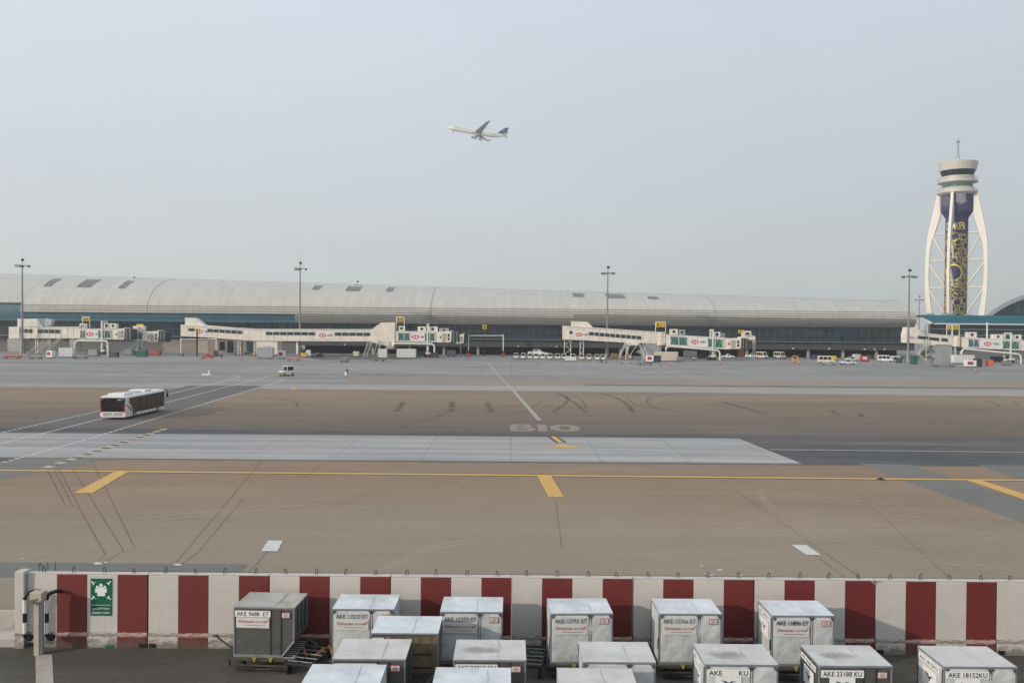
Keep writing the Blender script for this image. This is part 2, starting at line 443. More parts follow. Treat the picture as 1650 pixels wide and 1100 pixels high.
Z = [0, .009, .010, .0215, .022, .0225]
def sheet(k, y0, y1, z, name, nx=1):
    mb = MB(); mb.add([(-EX, y0, z), (EX, y0, z), (EX, y1, z), (-EX, y1, z)], [(0, 1, 2, 3)], k); return struct(mb, name)
mb = MB(); mb.add([(-9000, -60, -.03), (9000, -60, -.03), (9000, 14000, -.03), (-9000, 14000, -.03)], [(0, 1, 2, 3)], 'sand'); struct(mb, 'ground')
YW = 29.72                                                            # face of the blast wall
sheet('asphalt_near', -40, YW + .3, 0, 'parking_apron')
sheet('apron_front', YW + .3, 71.0, 0, 'taxiway_shoulder')
sheet('apron_brown', 71.0, 152.5, 0, 'taxiway')
sheet('apron_far', 152.5, 700, 0, 'stand_apron')
_gz = [0]
def gs(pts, z, k, name):
    _gz[0] += 1; z = .0007 * _gz[0]
    return struct(up_fix(gpoly(pts, z, k)), name)
gs([(-120, 617.5), (560, 619.5), (1900, 627.5), (1900, 640.5), (825, 629.4), (-120, 621.8)], Z[1], 'strip_light', 'concrete_strip')
gs([(560, 607), (1900, 613), (1900, 630), (940, 622), (560, 618.8)], Z[1], 'strip_tan', 'worn_strip')
gs([(940, 618.8), (1900, 626.5), (1900, 628.2), (940, 620.3)], Z[2], 'drain_dark', 'drain_line')
gs([(-300, 764), (0, 694), (270, 630), (305, 620.6), (432, 621), (405, 629), (133, 709), (0, 748), (-300, 836)], Z[1], 'asphalt_road', 'bus_road')
gs([(-900, 690), (1190, 706), (1293, 747), (-900, 729)], Z[2], 'band_concrete', 'concrete_band')
gs([(1190, 700), (2300, 708), (2300, 756), (1293, 747), (1190, 706)], Z[1], 'asphalt_dark', 'dark_lane')
gs([(-100, 688), (1190, 699), (1195, 706), (-100, 696)], Z[1], 'asphalt_dark', 'lane_edge')
gs([(-700, 900), (178, 740), (100, 738), (-700, 731)], Z[1], 'patch_grey', 'resurfaced_patch')
gs([(1384, 746.7), (1465, 747.6), (1545, 772), (1650, 806), (1900, 885), (1900, 925), (1650, 842), (1452, 772)], Z[1], 'patch_grey', 'resurfaced_lane')
gs([(1575, 748.6), (1900, 752), (1900, 800), (1640, 772)], Z[1], 'patch_grey', 'resurfaced_edge')
gs([(-400, 903), (400, 908), (384, 931), (-400, 928)], Z[1], 'patch_grey', 'concrete_pad')
# the bus road crossing the brown paving
gs([(-300, 733), (0, 737), (30, 738), (0, 748), (-300, 836)], Z[3], 'asphalt_dark', 'road_corner')
mk('white_line', (200, 198, 192), .75, var=.12, scale=2, grime=.3, grime_col=(130, 124, 116))
mb = MB()
gdash(mb, (-200, 741.5), (150, 664), 38, .52, .40, Z[3], 'white_line')
gdash(mb, (150, 664), (250, 640), 15, .52, .40, Z[3], 'white_line')
gdash(mb, (-200, 801), (133, 709.5), 31, .52, .40, Z[3], 'white_line')
gdash(mb, (133, 709.5), (330, 650), 31, .52, .40, Z[3], 'white_line')
gline(mb, [(330, 650), (462, 611)], .28, Z[3], 'white_line')
gline(mb, [(250, 640), (372, 611), (387, 606.5), (378, 604.5)], .28, Z[3], 'white_line')
gline(mb, [(-100, 739), (80, 695), (300, 640), (440, 604)], .22, Z[3], 'white_line')
gline(mb, [(440, 604), (505, 588)], .22, Z[3], 'paint_faded'); gline(mb, [(520, 593.5), (548, 583)], .3, Z[3], 'paint_faded')
struct(up_fix(mb), 'road_markings')
mb = MB()
gline(mb, [(-300, 754.0), (1950, 775.9)], 1.05, Z[2], 'seam_tar')
gline(mb, [(-300, 754.0), (1950, 775.9)], .62, Z[3], 'paint_ochre')
for q in ([(118, 794), (149, 794), (206, 760), (184, 760)], [(866, 766), (888, 766), (909, 800.5), (884, 800.5)],
          [(1552, 771), (1575, 771.3), (1720, 817), (1708, 824)]):
    mb.add([G(x, y, Z[3] + .003) for x, y in q], [(0, 1, 2, 3)], 'paint_ochre')
mb.add([G(x, y, Z[3]) for x, y in ((884, 720.5), (906, 715), (941, 721.5))], [(0, 1, 2)], 'paint_ochre')
gline(mb, [(890, 703), (905, 713)], 1.1, Z[3], 'seam_tar'); gline(mb, [(891, 703), (904, 712.5)], .5, Z[4], 'paint_ochre')
gline(mb, [(786, 583), (801, 602), (825, 627)], .30, Z[3], 'paint_pale')
for a in ((785, 800), (805, 811), (820, 826), (832, 845)): gline(mb, [(a[0], 614.2), (a[1], 614.4)], .7, Z[3], 'paint_pale')
gdash(mb, (81, 750.8), (278, 686.8), 14, .45, .7, Z[3], 'seam_tar'); gdash(mb, (74, 753), (271, 689), 14, .55, .7, Z[4], 'paint_pale')
gline(mb, [(480, 624), (470, 628)], .5, Z[3], 'paint_ochre')
struct(up_fix(mb), 'yellow_markings')
mb = MB()
mb.add([G(x, y, Z[4]) for x, y in ((823, 627.5), (829, 627.5), (873, 677), (865.5, 677))], [(0, 1, 2, 3)], 'paint_faded')
for q in ([(421, 887), (447, 887.5), (456, 870.5), (432, 870)], [(1275, 877), (1300, 877.5), (1323, 893.8), (1299, 893.3)]):
    mb.add([G(x, y, Z[3]) for x, y in q], [(0, 1, 2, 3)], 'paint_ground')
# B10 on the taxiway, drawn to the size it has there
A, B = G(822, 694.2), G(938, 694.8); C_ = G(822, 683.2)
dep = abs(C_.y - A.y); wid = (B - A).length
for ch, xa, xb in (('B', 822, 864), ('1', 868, 883), ('0', 887, 938)):
    a_, b_ = G(xa, 694.3), G(xb, 694.5)
    mb.text(ch, dep, 'paint_worn', lambda u, v: Vector(((a_.x + b_.x) / 2 + u, A.y + dep / 2 + v, .012)), wide=(b_.x - a_.x), bold=.03)
for (x, y, w) in ((1130, 911, 8), (1160, 917.5, 14), (1139, 923.5, 9), (1147, 926, 8), (1193, 926.5, 9), (158, 907, 18), (287, 909, 16), (170, 905.5, 9), (35, 899, 6)):
    n = 9; pts = [(x + w / 2 * math.cos(t * 2 * math.pi / n) * random.uniform(.6, 1), y + w * .13 * math.sin(t * 2 * math.pi / n) * random.uniform(.6, 1)) for t in range(n)]
    mb.add([G(a, b, Z[3]) for a, b in pts], [tuple(range(n))], 'paint_ground')
gline(mb, [(1240, 723.8), (1950, 731)], .22, Z[4], 'paint_ground')
gline(mb, [(-200, 705), (600, 712), (1235, 723.8)], .22, Z[4], 'paint_faded')
gline(mb, [(700, 642.8), (762, 643.4)], .35, Z[3], 'paint_faded'); gline(mb, [(922, 645), (985, 645.6)], .35, Z[3], 'paint_faded')
gline(mb, [(-40, 606.5), (48, 607.2)], .6, Z[3], 'paint_faded'); gline(mb, [(55, 605), (100, 600)], .4, Z[3], 'paint_faded')
gline(mb, [(1065, 596), (1112, 605)], .25, Z[3], 'paint_faded'); gline(mb, [(1000, 590), (1030, 598)], .2, Z[3], 'paint_faded')
mb.add([G(x, y, Z[2]) for x, y in ((57, 1053.5), (84, 1053.8), (87, 1112), (58, 1112))], [(0, 1, 2, 3)], 'paint_faded')
struct(up_fix(mb), 'white_markings')
mb = MB()
for pts in ([(76, 757), (107, 816)], [(88, 757), (118, 816)], [(96, 757), (130, 822), (170, 893), (158, 903)], [(118, 757), (145, 800), (199, 887), (172, 903)], [(148, 742), (218, 884), (199, 890)],
            [(422, 742), (283, 906)], [(392, 803), (318, 890), (292, 908)], [(432, 887), (395, 928)],
            [(1165, 774), (1200, 800), (1390, 932)], [(1312, 893), (1365, 932)]):
    gline(mb, pts, .10, Z[3], 'joint_tar')
for pts in ([(0, 838), (60, 823), (125, 815)], [(0, 848), (62, 835), (125, 818)], [(40, 905), (118, 882)], [(490, 770), (520, 745)], [(1222, 812), (1205, 804)], [(1370, 783), (1420, 830), (1530, 930)], [(895, 806), (905, 880)]):
    gline(mb, pts, .08, Z[3], 'joint_tar')
struct(up_fix(mb), 'paving_joints')
mb = MB()
for pts, w in (([(638, 664), (650, 647)], 1.2), ([(726, 664), (729, 646)], 1.3), ([(785, 647), (792, 665)], 1.2), ([(903, 632), (914, 641), (908, 652), (888, 664)], .7),
               ([(893, 631), (925, 648), (946, 666)], .8), ([(912, 630), (938, 645), (944, 658)], .5), ([(967, 632), (1004, 646), (1021, 665)], 1.0), ([(1010, 632), (1060, 636), (1140, 634)], .5), ([(1180, 634), (1280, 640), (1400, 638)], .5), ([(640, 690), (700, 672), (745, 655)], .4), ([(830, 668), (860, 655), (880, 640)], .35), ([(1540, 640), (1590, 646), (1610, 655), (1560, 660)], .5), ([(1560, 640), (1625, 645), (1640, 652)], .5), ([(420, 640), (470, 646), (480, 655)], .5), ([(1160, 646), (1240, 668)], 1.0), ([(1241, 676), (1295, 678)], .8), ([(1340, 661), (1352, 670)], .9), ([(1384, 665), (1391, 671)], .9),
               ([(1100, 634), (1048, 640), (1050, 654), (1100, 664)], .5), ([(1010, 640), (1028, 652), (1075, 660)], .35), ([(1390, 682), (1420, 683)], .8), ([(560, 604), (720, 604.4)], .3)):
    gline(mb, pts, w, Z[1], 'tyre_mark', True)
struct(up_fix(mb), 'tyre_marks')
mb = MB()
for pts in ([(550, 818), (700, 790), (760, 770)], [(1100, 800), (1250, 826), (1650, 866)], [(1110, 830), (1400, 880), (1650, 922)], [(1220, 790), (1285, 828), (1500, 832)], [(600, 925), (690, 882), (800, 862)], [(1150, 780), (1400, 808), (1650, 830)], [(180, 840), (560, 800)]):
    for dy in (0, 6): gline(mb, [(x, y + dy) for x, y in pts], .42, Z[1], 'tyre_light', True)
struct(up_fix(mb), 'wheel_tracks')
gs([(470, 572), (640, 571), (700, 573), (660, 579), (520, 580)], Z[2], 'asphalt_road', 'tunnel_ramp')
# ------------------------------------------------------------------ BLAST WALL
HW, TW, SW = 2.54, .34, 1.045            # height, thickness, stripe
XJ0 = P(237, 990, YW).x                   # joint beside the sign
def barrier(x0, n, label, first=False, rz=0):
    t = thing('blast_barrier', label, 'concrete barrier', (x0, YW + random.uniform(-.012, .02), random.uniform(-.008, .004)), random.uniform(-.002, .002), 'striped blast barriers')
    mb = MB(); e = .022
    for i in range(n):
        k = 'barrier_white' if i % 2 == 0 else 'barrier_red'
        a, b = i * SW + (e if i == 0 else 0), (i + 1) * SW - (e if i == n - 1 else 0)
        prof = [(.03, .0), (.03, .46), (0.06, .52), (.075, HW - .05), (.10, HW - .012), (.30, HW - .012), (.33, HW - .05), (.37, .52), (.40, 0)]
        mb.prism([(a, y, z) for y, z in prof][::-1], (b - a, 0, 0), k)
    if first: mb.prism([(-.02 - .30, y, z) for y, z in ((-.1, 0), (-.1, HW + .1), (.34, HW + .1), (.34, 0))], (.31, 0, 0), 'barrier_white')
    mb.build('panel', t, local=True, bevel=.008)
    c = MB(); c.box((n * SW / 2, .2, HW + .006), (n * SW - .03, .26, .03), 'barrier_white'); c.build('coping', t, local=True, bevel=.006)
    f = MB()
    for i in (0.5 * SW, (n - .5) * SW): f = MB(); f.box((i + .35 * (1 if i > 1 else -1), .018, .10), (.22, .03, .14), 'black'); f.build('lifting_slot', t, local=True)
    for i in range(n):
        l = MB(); x = (i + .5) * SW + random.uniform(-.03, .03); w = random.uniform(.035, .045); h = random.uniform(.17, .23); ln = random.uniform(-.03, .03)
        l.tube([(x - w, .2, HW), (x - w + ln, .2, HW + h * .75), (x - w * .4 + ln, .2, HW + h), (x + w * .4 + ln, .2, HW + h), (x + w + ln, .2, HW + h * .75), (x + w, .2, HW)], .014, 'loop_steel', 6)
        l.build('lifting_loop', t, local=True)
    return t
bl = ['blast barrier at the left end of the striped wall, with the green assembly sign',
      'scuffed blast barrier left of and behind the dark grey container',
      'blast barrier behind the dark grey container on its dolly',
      'blast barrier partly hidden by the three white containers AKE 12527 and AKE 12379',
      'blast barrier between containers AKE 12792 and AKE 12366',
      'blast barrier right of container AKE 12366, behind AKE 11896',
      'blast barrier just right of container AKE 11896, with chipped top corner',
      'blast barrier fully in view near the right edge with a scraped foot',
      'blast barrier cut by the right edge of the photo']
bl = [bl[0],
      'scuffed blast barrier directly right of the one with the green assembly sign',
      'blast barrier right behind the dark grey container AKE 9688',
      'blast barrier behind container AKE 12379 and the tarpaulin container',
      'blast barrier between containers AKE 12379 and AKE 12366, behind AKE 12792',
      'blast barrier behind container AKE 12366',
      'blast barrier half hidden by container AKE 11896',
      'blast barrier with scraped foot, last full one before the right edge',
      'blast barrier cut by the right edge of the photo']
XB = [237 - 197] + [237 + 197 * i for i in range(8)]
x0 = XJ0 - 4 * SW
for i, l in enumerate(bl): barrier(x0 + 4 * SW * i, 4, l, i == 0)
# chipped concrete at the top of one joint
cx0 = x0 + 4 * SW * 7
mb = MB()
for dx, w_, h_ in ((-.10, .16, .10), (.06, .34, .04), (-.02, .10, .2)):
    mb.prism([(cx0 + dx - w_ / 2, YW + .058, HW - .01), (cx0 + dx + w_ / 2, YW + .058, HW - .012), (cx0 + dx + w_ * .1, YW + .058, HW - .01 - h_)], (0, .02, 0), 'wall_beige')
    YW_ = YW
tag(mb.build('concrete_chip'), 'broken grey corner at the top of the joint near the right end of the wall', 'chip')
# wire lying along the top of the wall
mb = MB(); pts = []
for i in range(60): pts.append((x0 + 1.6 + i * .62, YW + .33, HW + .03 + random.uniform(0, .015)))
mb.tube(pts, .006, 'loop_steel', 5); tag(mb.build('steel_wire'), 'thin dark wire running along the top of the striped wall', 'wire')
for px, lab in ((77, 'thin upright steel rod behind the wall end, left of the pair'), (89, 'thin upright steel rod behind the wall end, right of the pair')):
    mb = MB(); p = P(px, 925, YW + .5); mb.tube([(p.x, p.y, 0), (p.x, p.y, 2.83)], .012, 'loop_steel', 6); tag(mb.build('steel_rod'), lab, 'rod', 'rods behind the wall end')
t = P(65, 918, YW + .25)
mb = MB(); mb.tube([(t.x - .03, t.y, HW), (t.x - .05, t.y, HW + .2), (t.x + .02, t.y, HW + .27), (t.x + .07, t.y, HW + .2), (t.x + .05, t.y, HW)], .013, 'loop_steel', 6)
mb.tube([(t.x - .08, t.y, HW + .24), (t.x + .02, t.y, HW + .3)], .02, 'loop_steel', 6); tag(mb.build('shackle'), 'small bent shackle on top of the white end of the wall', 'shackle')
# assembly point sign on the wall
sx, sy = P(145, 932, YW), P(179, 992, YW)
W_, H_ = sy.x - sx.x, sx.z - sy.z; cx_, cz_ = (sx.x + sy.x) / 2, (sx.z + sy.z) / 2
ss = thing('assembly_sign', 'green and white assembly point sign fixed on the striped wall', 'sign', (cx_, YW + .045, cz_ - H_ / 2))
mb = MB(); mb.box((cx_, YW + .045, cz_), (W_, .02, H_), 'sign_green'); mb.build('sign_board', ss, bevel=.003)
Ys = YW + .031
fn = lambda u, v: Vector((cx_ + u, Ys, cz_ + v))
mb = MB()
for a, b in ((-.27, .50), (.27, .50), (-.27, -.02), (.27, -.02)):   # four arrows towards the group
    c = Vector((a * W_ / .72, b * H_ / 1.3)); tgt = Vector((0, .24 * H_ / 1.3)); d = (tgt - c).normalized(); n = Vector((-d.y, d.x)); s = W_ * .12
    tip = c + d * s * .6
    for q_i, q in enumerate(([tip, tip - d * s * .9 + n * s * .0 + n * .02, tip - d * s * 1.6 + n * .02, tip - d * s * 1.6 - n * .02, tip - d * s * .9 - n * .02], [tip, tip + n * s * .8 - d * s * .1, tip + n * s * .8 - d * s * .32, tip - d * s * .25, ],
              [tip, tip - d * s * .25, tip - n * s * .8 - d * s * .32, tip - n * s * .8 - d * s * .1], [tip, tip - d * s * .8 + n * s * .1, tip - d * s * .25 + n * s * .55], [tip, tip - d * s * .25 - n * s * .55, tip - d * s * .8 - n * s * .1])):
        mb.add([fn(p.x, p.y) + Vector((0, -.0012 * q_i, 0)) for p in q], [tuple(range(len(q)))], 'plate_white')
for p_i, (a, b, r) in enumerate(((0, .42, .075), (-.13, .36, .06), (.13, .36, .06), (-.04, .27, .07), (.06, .27, .07))):   # pictogram people
    Ys = YW + .031 - .0015 * p_i
    u, v = a * W_ / .72, b * H_ / 1.3
    mb.add([fn(u + r * math.cos(i * math.pi / 6) * .8, v + r * math.sin(i * math.pi / 6) * .8) for i in range(12)], [tuple(range(12))], 'plate_white')
    w = r * 1.25; mb.add([fn(u - w, v - r * .9), fn(u + w, v - r * .9), fn(u + w * .95, v - r * 3.2), fn(u - w * .95, v - r * 3.2)], [(0, 1, 2, 3)], 'plate_white')
mb.add([fn(-W_ / 2 + .02, -.205 * H_ + .0), fn(W_ / 2 - .02, -.205 * H_), fn(W_ / 2 - .02, -.215 * H_), fn(-W_ / 2 + .02, -.215 * H_)], [(0, 1, 2, 3)], 'plate_white')
ar = ''.join(reversed('\ufee7\ufed8\ufec4\ufe94 \ufe8d\ufedf\ufe98\ufea0\ufee4\ufeca'))
mb.text(ar, .085 * H_, 'plate_white', lambda u, v: fn(u, v - .31 * H_), wide=W_ * .8)
mb.text('ASSEMBLY POINT', .05 * H_, 'plate_white', lambda u, v: fn(u, v - .42 * H_), wide=W_ * .84)
mb.build('lettering', ss)
# small stencilled patch low on the white stripe
mb = MB(); a, b = P(169, 1039, YW), P(184, 1046, YW); mb.box(((a.x + b.x) / 2, YW + .018, (a.z + b.z) / 2), (b.x - a.x, .012, a.z - b.z), 'green_paint')
tag(mb.build('number_plate'), 'small faded green plate low on the white stripe below the sign', 'plate')
# gate post with two hooped guards
GP = G(61.5, 1054)
gp = thing('gate_post', 'cream steel gate post with box head in front of the wall end', 'post', (GP.x, GP.y, 0))
x, y = GP.x, GP.y
mb = MB(); mb.box((x, y, .98), (.17, .24, 1.96), 'cream_dark'); mb.box((x + .12, y + .03, .95), (.06, .16, 1.88), 'light_metal'); mb.build('post_column', gp, bevel=.01)
mb = MB(); mb.box((x + .02, y - .03, 2.0), (.40, .34, .30), 'cream_dark'); mb.build('head_box', gp, bevel=.015)
mb = MB(); mb.box((x - .1, y - .22, 1.85), (.13, .06, .16), 'grey_metal'); mb.box((x + .06, y - .22, 1.93), (.05, .03, .05), 'dark_metal'); mb.build('latch', gp, bevel=.006)
for px, lab in ((41.5, 'black and white hooped guard rail left of the gate post'), (77, 'black and white hooped guard rail right of the gate post')):
    p = G(px, 1048); gx, gy = p.x, p.y - .06
    t = thing('guard_rail', lab, 'guard rail', (gx, gy, .3), 0, 'hooped guard rails')
    for a, b, k in ((.62, 1.0, 'white_paint'), (1.0, 1.32, 'rail_black'), (1.32, 1.78, 'white_paint')):
        mb = MB(); mb.tube([(gx, gy, a), (gx, gy, b)], .065, k, 12); mb.build('rail_band', t)
    mb = MB(); mb.tube([(gx, gy, 1.78), (gx + .04, gy, 1.93), (gx + .13, gy + .06, 2.0), (gx + .22, gy + .2, 2.0), (gx + .26, gy + .42, 1.94)], .066, 'rail_black', 12); mb.build('top_hoop', t)
    mb = MB(); mb.tube([(gx, gy, .62), (gx + .02, gy, .52), (gx + .06, gy + .05, .46), (gx + .16, gy + .16, .44)], .066, 'rail_black', 12); mb.build('lower_bend', t)
    mb = MB(); mb.lathe((gx + .1, gy + .1, .45), [(0, -.12), (.09, -.1), (.125, 0), (.09, .1), (0, .12)], 'rubber', 14, 'x'); mb.build('rubber_buffer', t)
# low jersey barrier at the far left with a small red flag
mb = MB(); a, b = P(-60, 1000, 29.9).x, P(38, 1000, 29.9).x
prof = [(0, 0), (0, .28), (.16, .48), (.2, 1.2), (.34, 1.2), (.38, .48), (.54, .28), (.54, 0)]
mb.prism([(a, 29.7 + y, z) for y, z in prof][::-1], (b - a, 0, 0), 'concrete_light'); tag(mb.build('jersey_barrier', bevel=.015), 'low pale concrete barrier at the left edge beside the wall end', 'concrete barrier')
a = P(21, 1012, 29.75); b = P(27, 988, 29.75)
t = thing('warning_flag', 'small red flag on a thin stick leaning on the low concrete barrier', 'flag', (a.x, 29.72, a.z))
mb = MB(); mb.tube([a, b], .01, 'grey_metal', 6); mb.build('stick', t)
mb = MB(); mb.tube([b + Vector((0, 0, -.08)), b + Vector((-.02, 0, .1)), b + Vector((.01, 0, .2))], .05, 'red_paint', 8, .02); mb.build('flag_cloth', t)

# ------------------------------------------------------------------ CONTAINERS AND DOLLIES
DECK = .46
def front_fn(y, x, z): return lambda u, v: Vector((x + u, y, z + v))
def container(lx, ly, y0, kind, code, label, airline, rz=0, top='box_top', side_code=False, H=1.61, marks=True):
    """local frame: front face at y=-.765, width 2.0 in x; (lx, ly) world position of the base centre"""
    t = thing('cargo_container', label, 'cargo container', (lx, ly, y0), rz, 'unit load containers by the wall')
    sk = {'white': 'box_white', 'dark': 'box_dark', 'tarp': 'box_dark'}[kind]
    prof = [(-.995, 0), (.55, 0), (.99, .52), (.99, H - .06), (-.995, H - .06)]
    b = MB(); b.prism([(x, -.74, z) for x, z in prof][::-1], (0, 1.48, 0), sk); b.build('body', t, local=True)
    r = MB(); nx, ny = 14, 10; vs = []; rr = random.Random(code)
    bx, by = rr.uniform(-.4, .4), rr.uniform(-.2, .3)
    for j in range(ny + 1):
        for i in range(nx + 1):
            x, y = -1 + 2 * i / nx, -.765 + 1.53 * j / ny
            e = min(i, nx - i, j, ny - j)
            d = -.028 * math.exp(-((x - bx) ** 2 / .25 + (y - by) ** 2 / .12)) if e > 0 else 0
            vs.append((x, y, H + d + (0.008 if e == 0 else rr.uniform(-.005, .005))))
    fs = [(j * (nx + 1) + i, j * (nx + 1) + i + 1, (j + 1) * (nx + 1) + i + 1, (j + 1) * (nx + 1) + i) for j in range(ny) for i in range(nx)]
    r.add(vs, fs, top, True); r.build('roof_panel', t, local=True)
    sm = MB(); sx0 = rr.uniform(.1, .35); sm.box((sx0, 0, H + .003), (.016, 1.46, .010), top); sm.build('roof_seam', t, local=True)
    fr = MB(); w = .045
    for y in (-.765 + w / 2, .765 - w / 2):
        fr.box((0, y, H - .025), (2.0, w, .05), 'box_frame'); fr.box((-.22, y, .03), (1.55, w + .006, .06), 'box_frame')
        fr.box((-1 + w / 2, y, H / 2), (w, w - .004, H - .1), 'box_frame'); fr.box((1 - w / 2, y, H / 2 + .26), (w, w - .004, H - .63), 'box_frame')
        fr.prism([(.54, y - w / 2, .0), (.60, y - w / 2, .0), (1.0, y - w / 2, .5), (1.0, y - w / 2, .56), (.95, y - w / 2, .53)][::-1], (0, w - .006, 0), 'box_frame')
    for x in (-1 + w / 2, 1 - w / 2): fr.box((x, 0, H - .027), (w + .003, 1.44, .05), 'box_frame')
    fr.box((-1 + w / 2, 0, .03), (w + .003, 1.44, .06), 'box_frame')
    fr.build('edge_frame', t, local=True, bevel=.006)
    yf = -.752
    if kind == 'white':       # fabric curtain with soft folds, its seam bars and corner plates
        c = MB(); nx, nz = 22, 16; vs = []; ph = rr.uniform(0, 6)
        xa, xb, za, zb = -.95, .95, .07, H - .06
        for j in range(nz + 1):
            for i in range(nx + 1):
                z = za + (zb - za) * j / nz; hi = xb if z > .56 else .60 + (z - .07) * .72
                x = xa + (hi - xa) * i / nx; e = min(i, nx - i, j, nz - j)
                d = .006 * math.sin(x * 5 + z * 3 + ph) + .005 * math.sin(x * 11 - z * 7 + ph * 2) + .005 * math.sin(z * 9 + x * 2.3 - ph)
                vs.append((x, yf - .006 - (d + .02 if e > 0 else 0) * .8, z))
        fs = [(j * (nx + 1) + i, j * (nx + 1) + i + 1, (j + 1) * (nx + 1) + i + 1, (j + 1) * (nx + 1) + i) for j in range(nz) for i in range(nx)]
        c.add(vs, fs, 'box_white', True); c.build('curtain', t, local=True)
        s = MB()
        for x in (.235, .30): s.box((x, yf - .028, H / 2 + .0), (.016, .008, H - .16), 'gusset')
        s.build('seam_bar', t, local=True)
        gx = MB()
        for x, d in ((-.955, 1), (.27, 0), (.955, -1)):
            q = [(x - (.10 if d <= 0 else 0), yf - .045, H - .05), (x + (.10 if d >= 0 else 0), yf - .045, H - .05), (x + .02 * d, yf - .045, H - .17)]
            gx.prism(q[::-1], (0, .01, 0), 'gusset')
        gx.build('corner_plate', t, local=True)
        sx_ = MB(); 
        for y in (-.70, .70): sx_.box((-1.008, y, .8), (.012, .03, 1.45), 'dark_metal')
        sx_.box((-1.012, -.62, .62), (.02, .03, .34), 'dark_metal'); sx_.build('side_strap', t, local=True)
        # quilted side
        yl = -.040
    elif kind == 'dark':
        s = MB()
        for x in (.22, .56): s.box((x, yf - .008, H / 2), (.02, .014, H - .14), 'dark_metal')
        for x in (-1, 1):
            for y in (-.4, 0, .4): s.box((x * 1.004, y, H / 2 + .3), (.014, .03, H - .72), 'dark_metal')
        s.build('rivet_strip', t, local=True)
        yl = -.02
    else:
        s = MB(); nx, nz = 26, 14; vs = []
        for j in range(nz + 1):
            for i in range(nx + 1):
                x = -.55 + 1.5 * i / nx; z = .45 + 1.08 * j / nz
                d = .035 * abs(math.sin(x * 9 + z * 1.2)) + .02 * math.sin(x * 21 + z * 3) + .03 * (1 - j / nz)
                vs.append((x, yf - .01 - d, z))
        fs = [(j * (nx + 1) + i, j * (nx + 1) + i + 1, (j + 1) * (nx + 1) + i + 1, (j + 1) * (nx + 1) + i) for j in range(nz) for i in range(nx)]
        s.add(vs, fs, 'tarp', True); s.build('tarpaulin', t, local=True)
        q = MB()
        for z in (.62, 1.02): q.box((.45, yf - .085, z), (.75, .01, .035), 'rubber')
        q.build('strap', t, local=True)
        q = MB(); q.box((-.78, yf - .01, 1.42), (.34, .012, .12), 'plate_white'); q.build('id_plate', t, local=True)
        return t
    yl = yf + yl
    if marks:
        parts = code.split('|'); text = parts[0]
        if kind == 'dark' or airline == 'bird':
            q = MB(); q.box((-.36, yl, H - .215), (1.16, .012, .20), 'plate_white'); pl = q.build('id_plate', t, local=True); yy = yl - .009
            q = MB(); q.text(text, .135, 'sign_black', front_fn(yy, -.36, H - .215), wide=1.06); q.build('lettering', pl, local=True)
        else:
            q = MB(); q.text(text, .135, 'sign_black' if '11896' in text else 'code_grey', front_fn(yl - .004, -.36, H - .23), wide=1.03, bold=.012 if '11896' in text else 0); q.build('lettering', t, local=True)
        z = H - .50
        if airline == 'script':
            q = MB(); q.box((-.36, yl, z), (1.08, .008, .34), 'plate_grey'); pl = q.build('airline_plate', t, local=True)
            q = MB(); q.text('Ethiopian', .12, 'logo_brown', front_fn(yl - .008, -.56, z + .03), wide=.52)
            q.text('\u12e8\u12a2\u1275\u12ee\u1335\u12eb', .07, 'logo_brown', front_fn(yl - .008, -.10, z + .03), wide=.3)
            for i, k in ((0, 'green_paint'), (1, 'sign_yellow'), (2, 'logo_red')):
                q.add([(.02 + i * .015, yl - .008 - i * .001, z + .02 + i * .0), (.15, yl - .008 - i * .001, z + .13 + i * -.02), (.10, yl - .008 - i * .001, z + .05 - i * .015), (.05, yl - .008 - i * .001, z + .0)], [(0, 3, 2, 1)], k)
            q.add([(-.62, yl - .008, z - .075), (.05, yl - .008, z - .075), (.05, yl - .008, z - .09), (-.62, yl - .008, z - .09)], [(0, 3, 2, 1)], 'grey_metal')
            q.build('lettering', pl, local=True)
        else:
            q = MB(); q.box((-.36, yl, z - .05), (.70, .008, .46), 'plate_white'); pl = q.build('airline_plate', t, local=True)
            q = MB(); c = (-.36, z)
            bird = [(-.20, .10), (-.05, .06), (.0, .02), (.10, .07), (.22, .06), (.12, .04), (.05, -.02), (.03, -.08), (-.02, -.09), (-.03, -.03), (-.08, .01)]
            q.add([(c[0] + a, yl - .008, c[1] + b_) for a, b_ in bird][::-1], [tuple(range(len(bird)))], 'logo_navy'); q.build('bird_emblem', pl, local=True)
        if kind == 'dark' or airline == 'script':
            q = MB(); X, Zz = .72 if airline == 'script' and kind == 'white' else .72, H - .24
            for a, b_, w_, h_ in ((0, .080, .27, .018), (0, -.080, .27, .018), (-.126, 0, .018, .142), (.126, 0, .018, .142)): q.box((X + a, yl, Zz + b_), (w_, .010, h_), 'placard_red')
            q.box((X, yl, Zz), (.232, .006, .14), 'plate_grey')
            for i in range(4): q.box((X, yl - .006, Zz + .042 - i * .028), (.13, .004, .012), 'grey_metal')
            q.build('placard', t, local=True)
    if side_code:            # code and emblem on the side towards the photographer's left
        fs_ = lambda y, z: (lambda u, v: Vector((-1.018, y - u, z + v)))
        q = MB(); q.box((-1.01, .05, H - .2), (.012, 1.2, .16), 'plate_white'); pl = q.build('id_plate', t, local=True)
        q = MB(); q.text(code.split('|')[-1], .095, 'sign_black', fs_(.05, H - .2), wide=1.08); q.build('lettering', pl, local=True)
        q = MB(); q.box((-1.01, .0, H - .62), (.012, .8, .5), 'plate_white'); pl = q.build('airline_plate', t, local=True)
        bird = [(-.25, .12), (-.05, .06), (.0, .02), (.10, .07), (.27, .06), (.12, .04), (.05, -.02), (.03, -.10), (-.02, -.12), (-.03, -.03), (-.08, .01)]
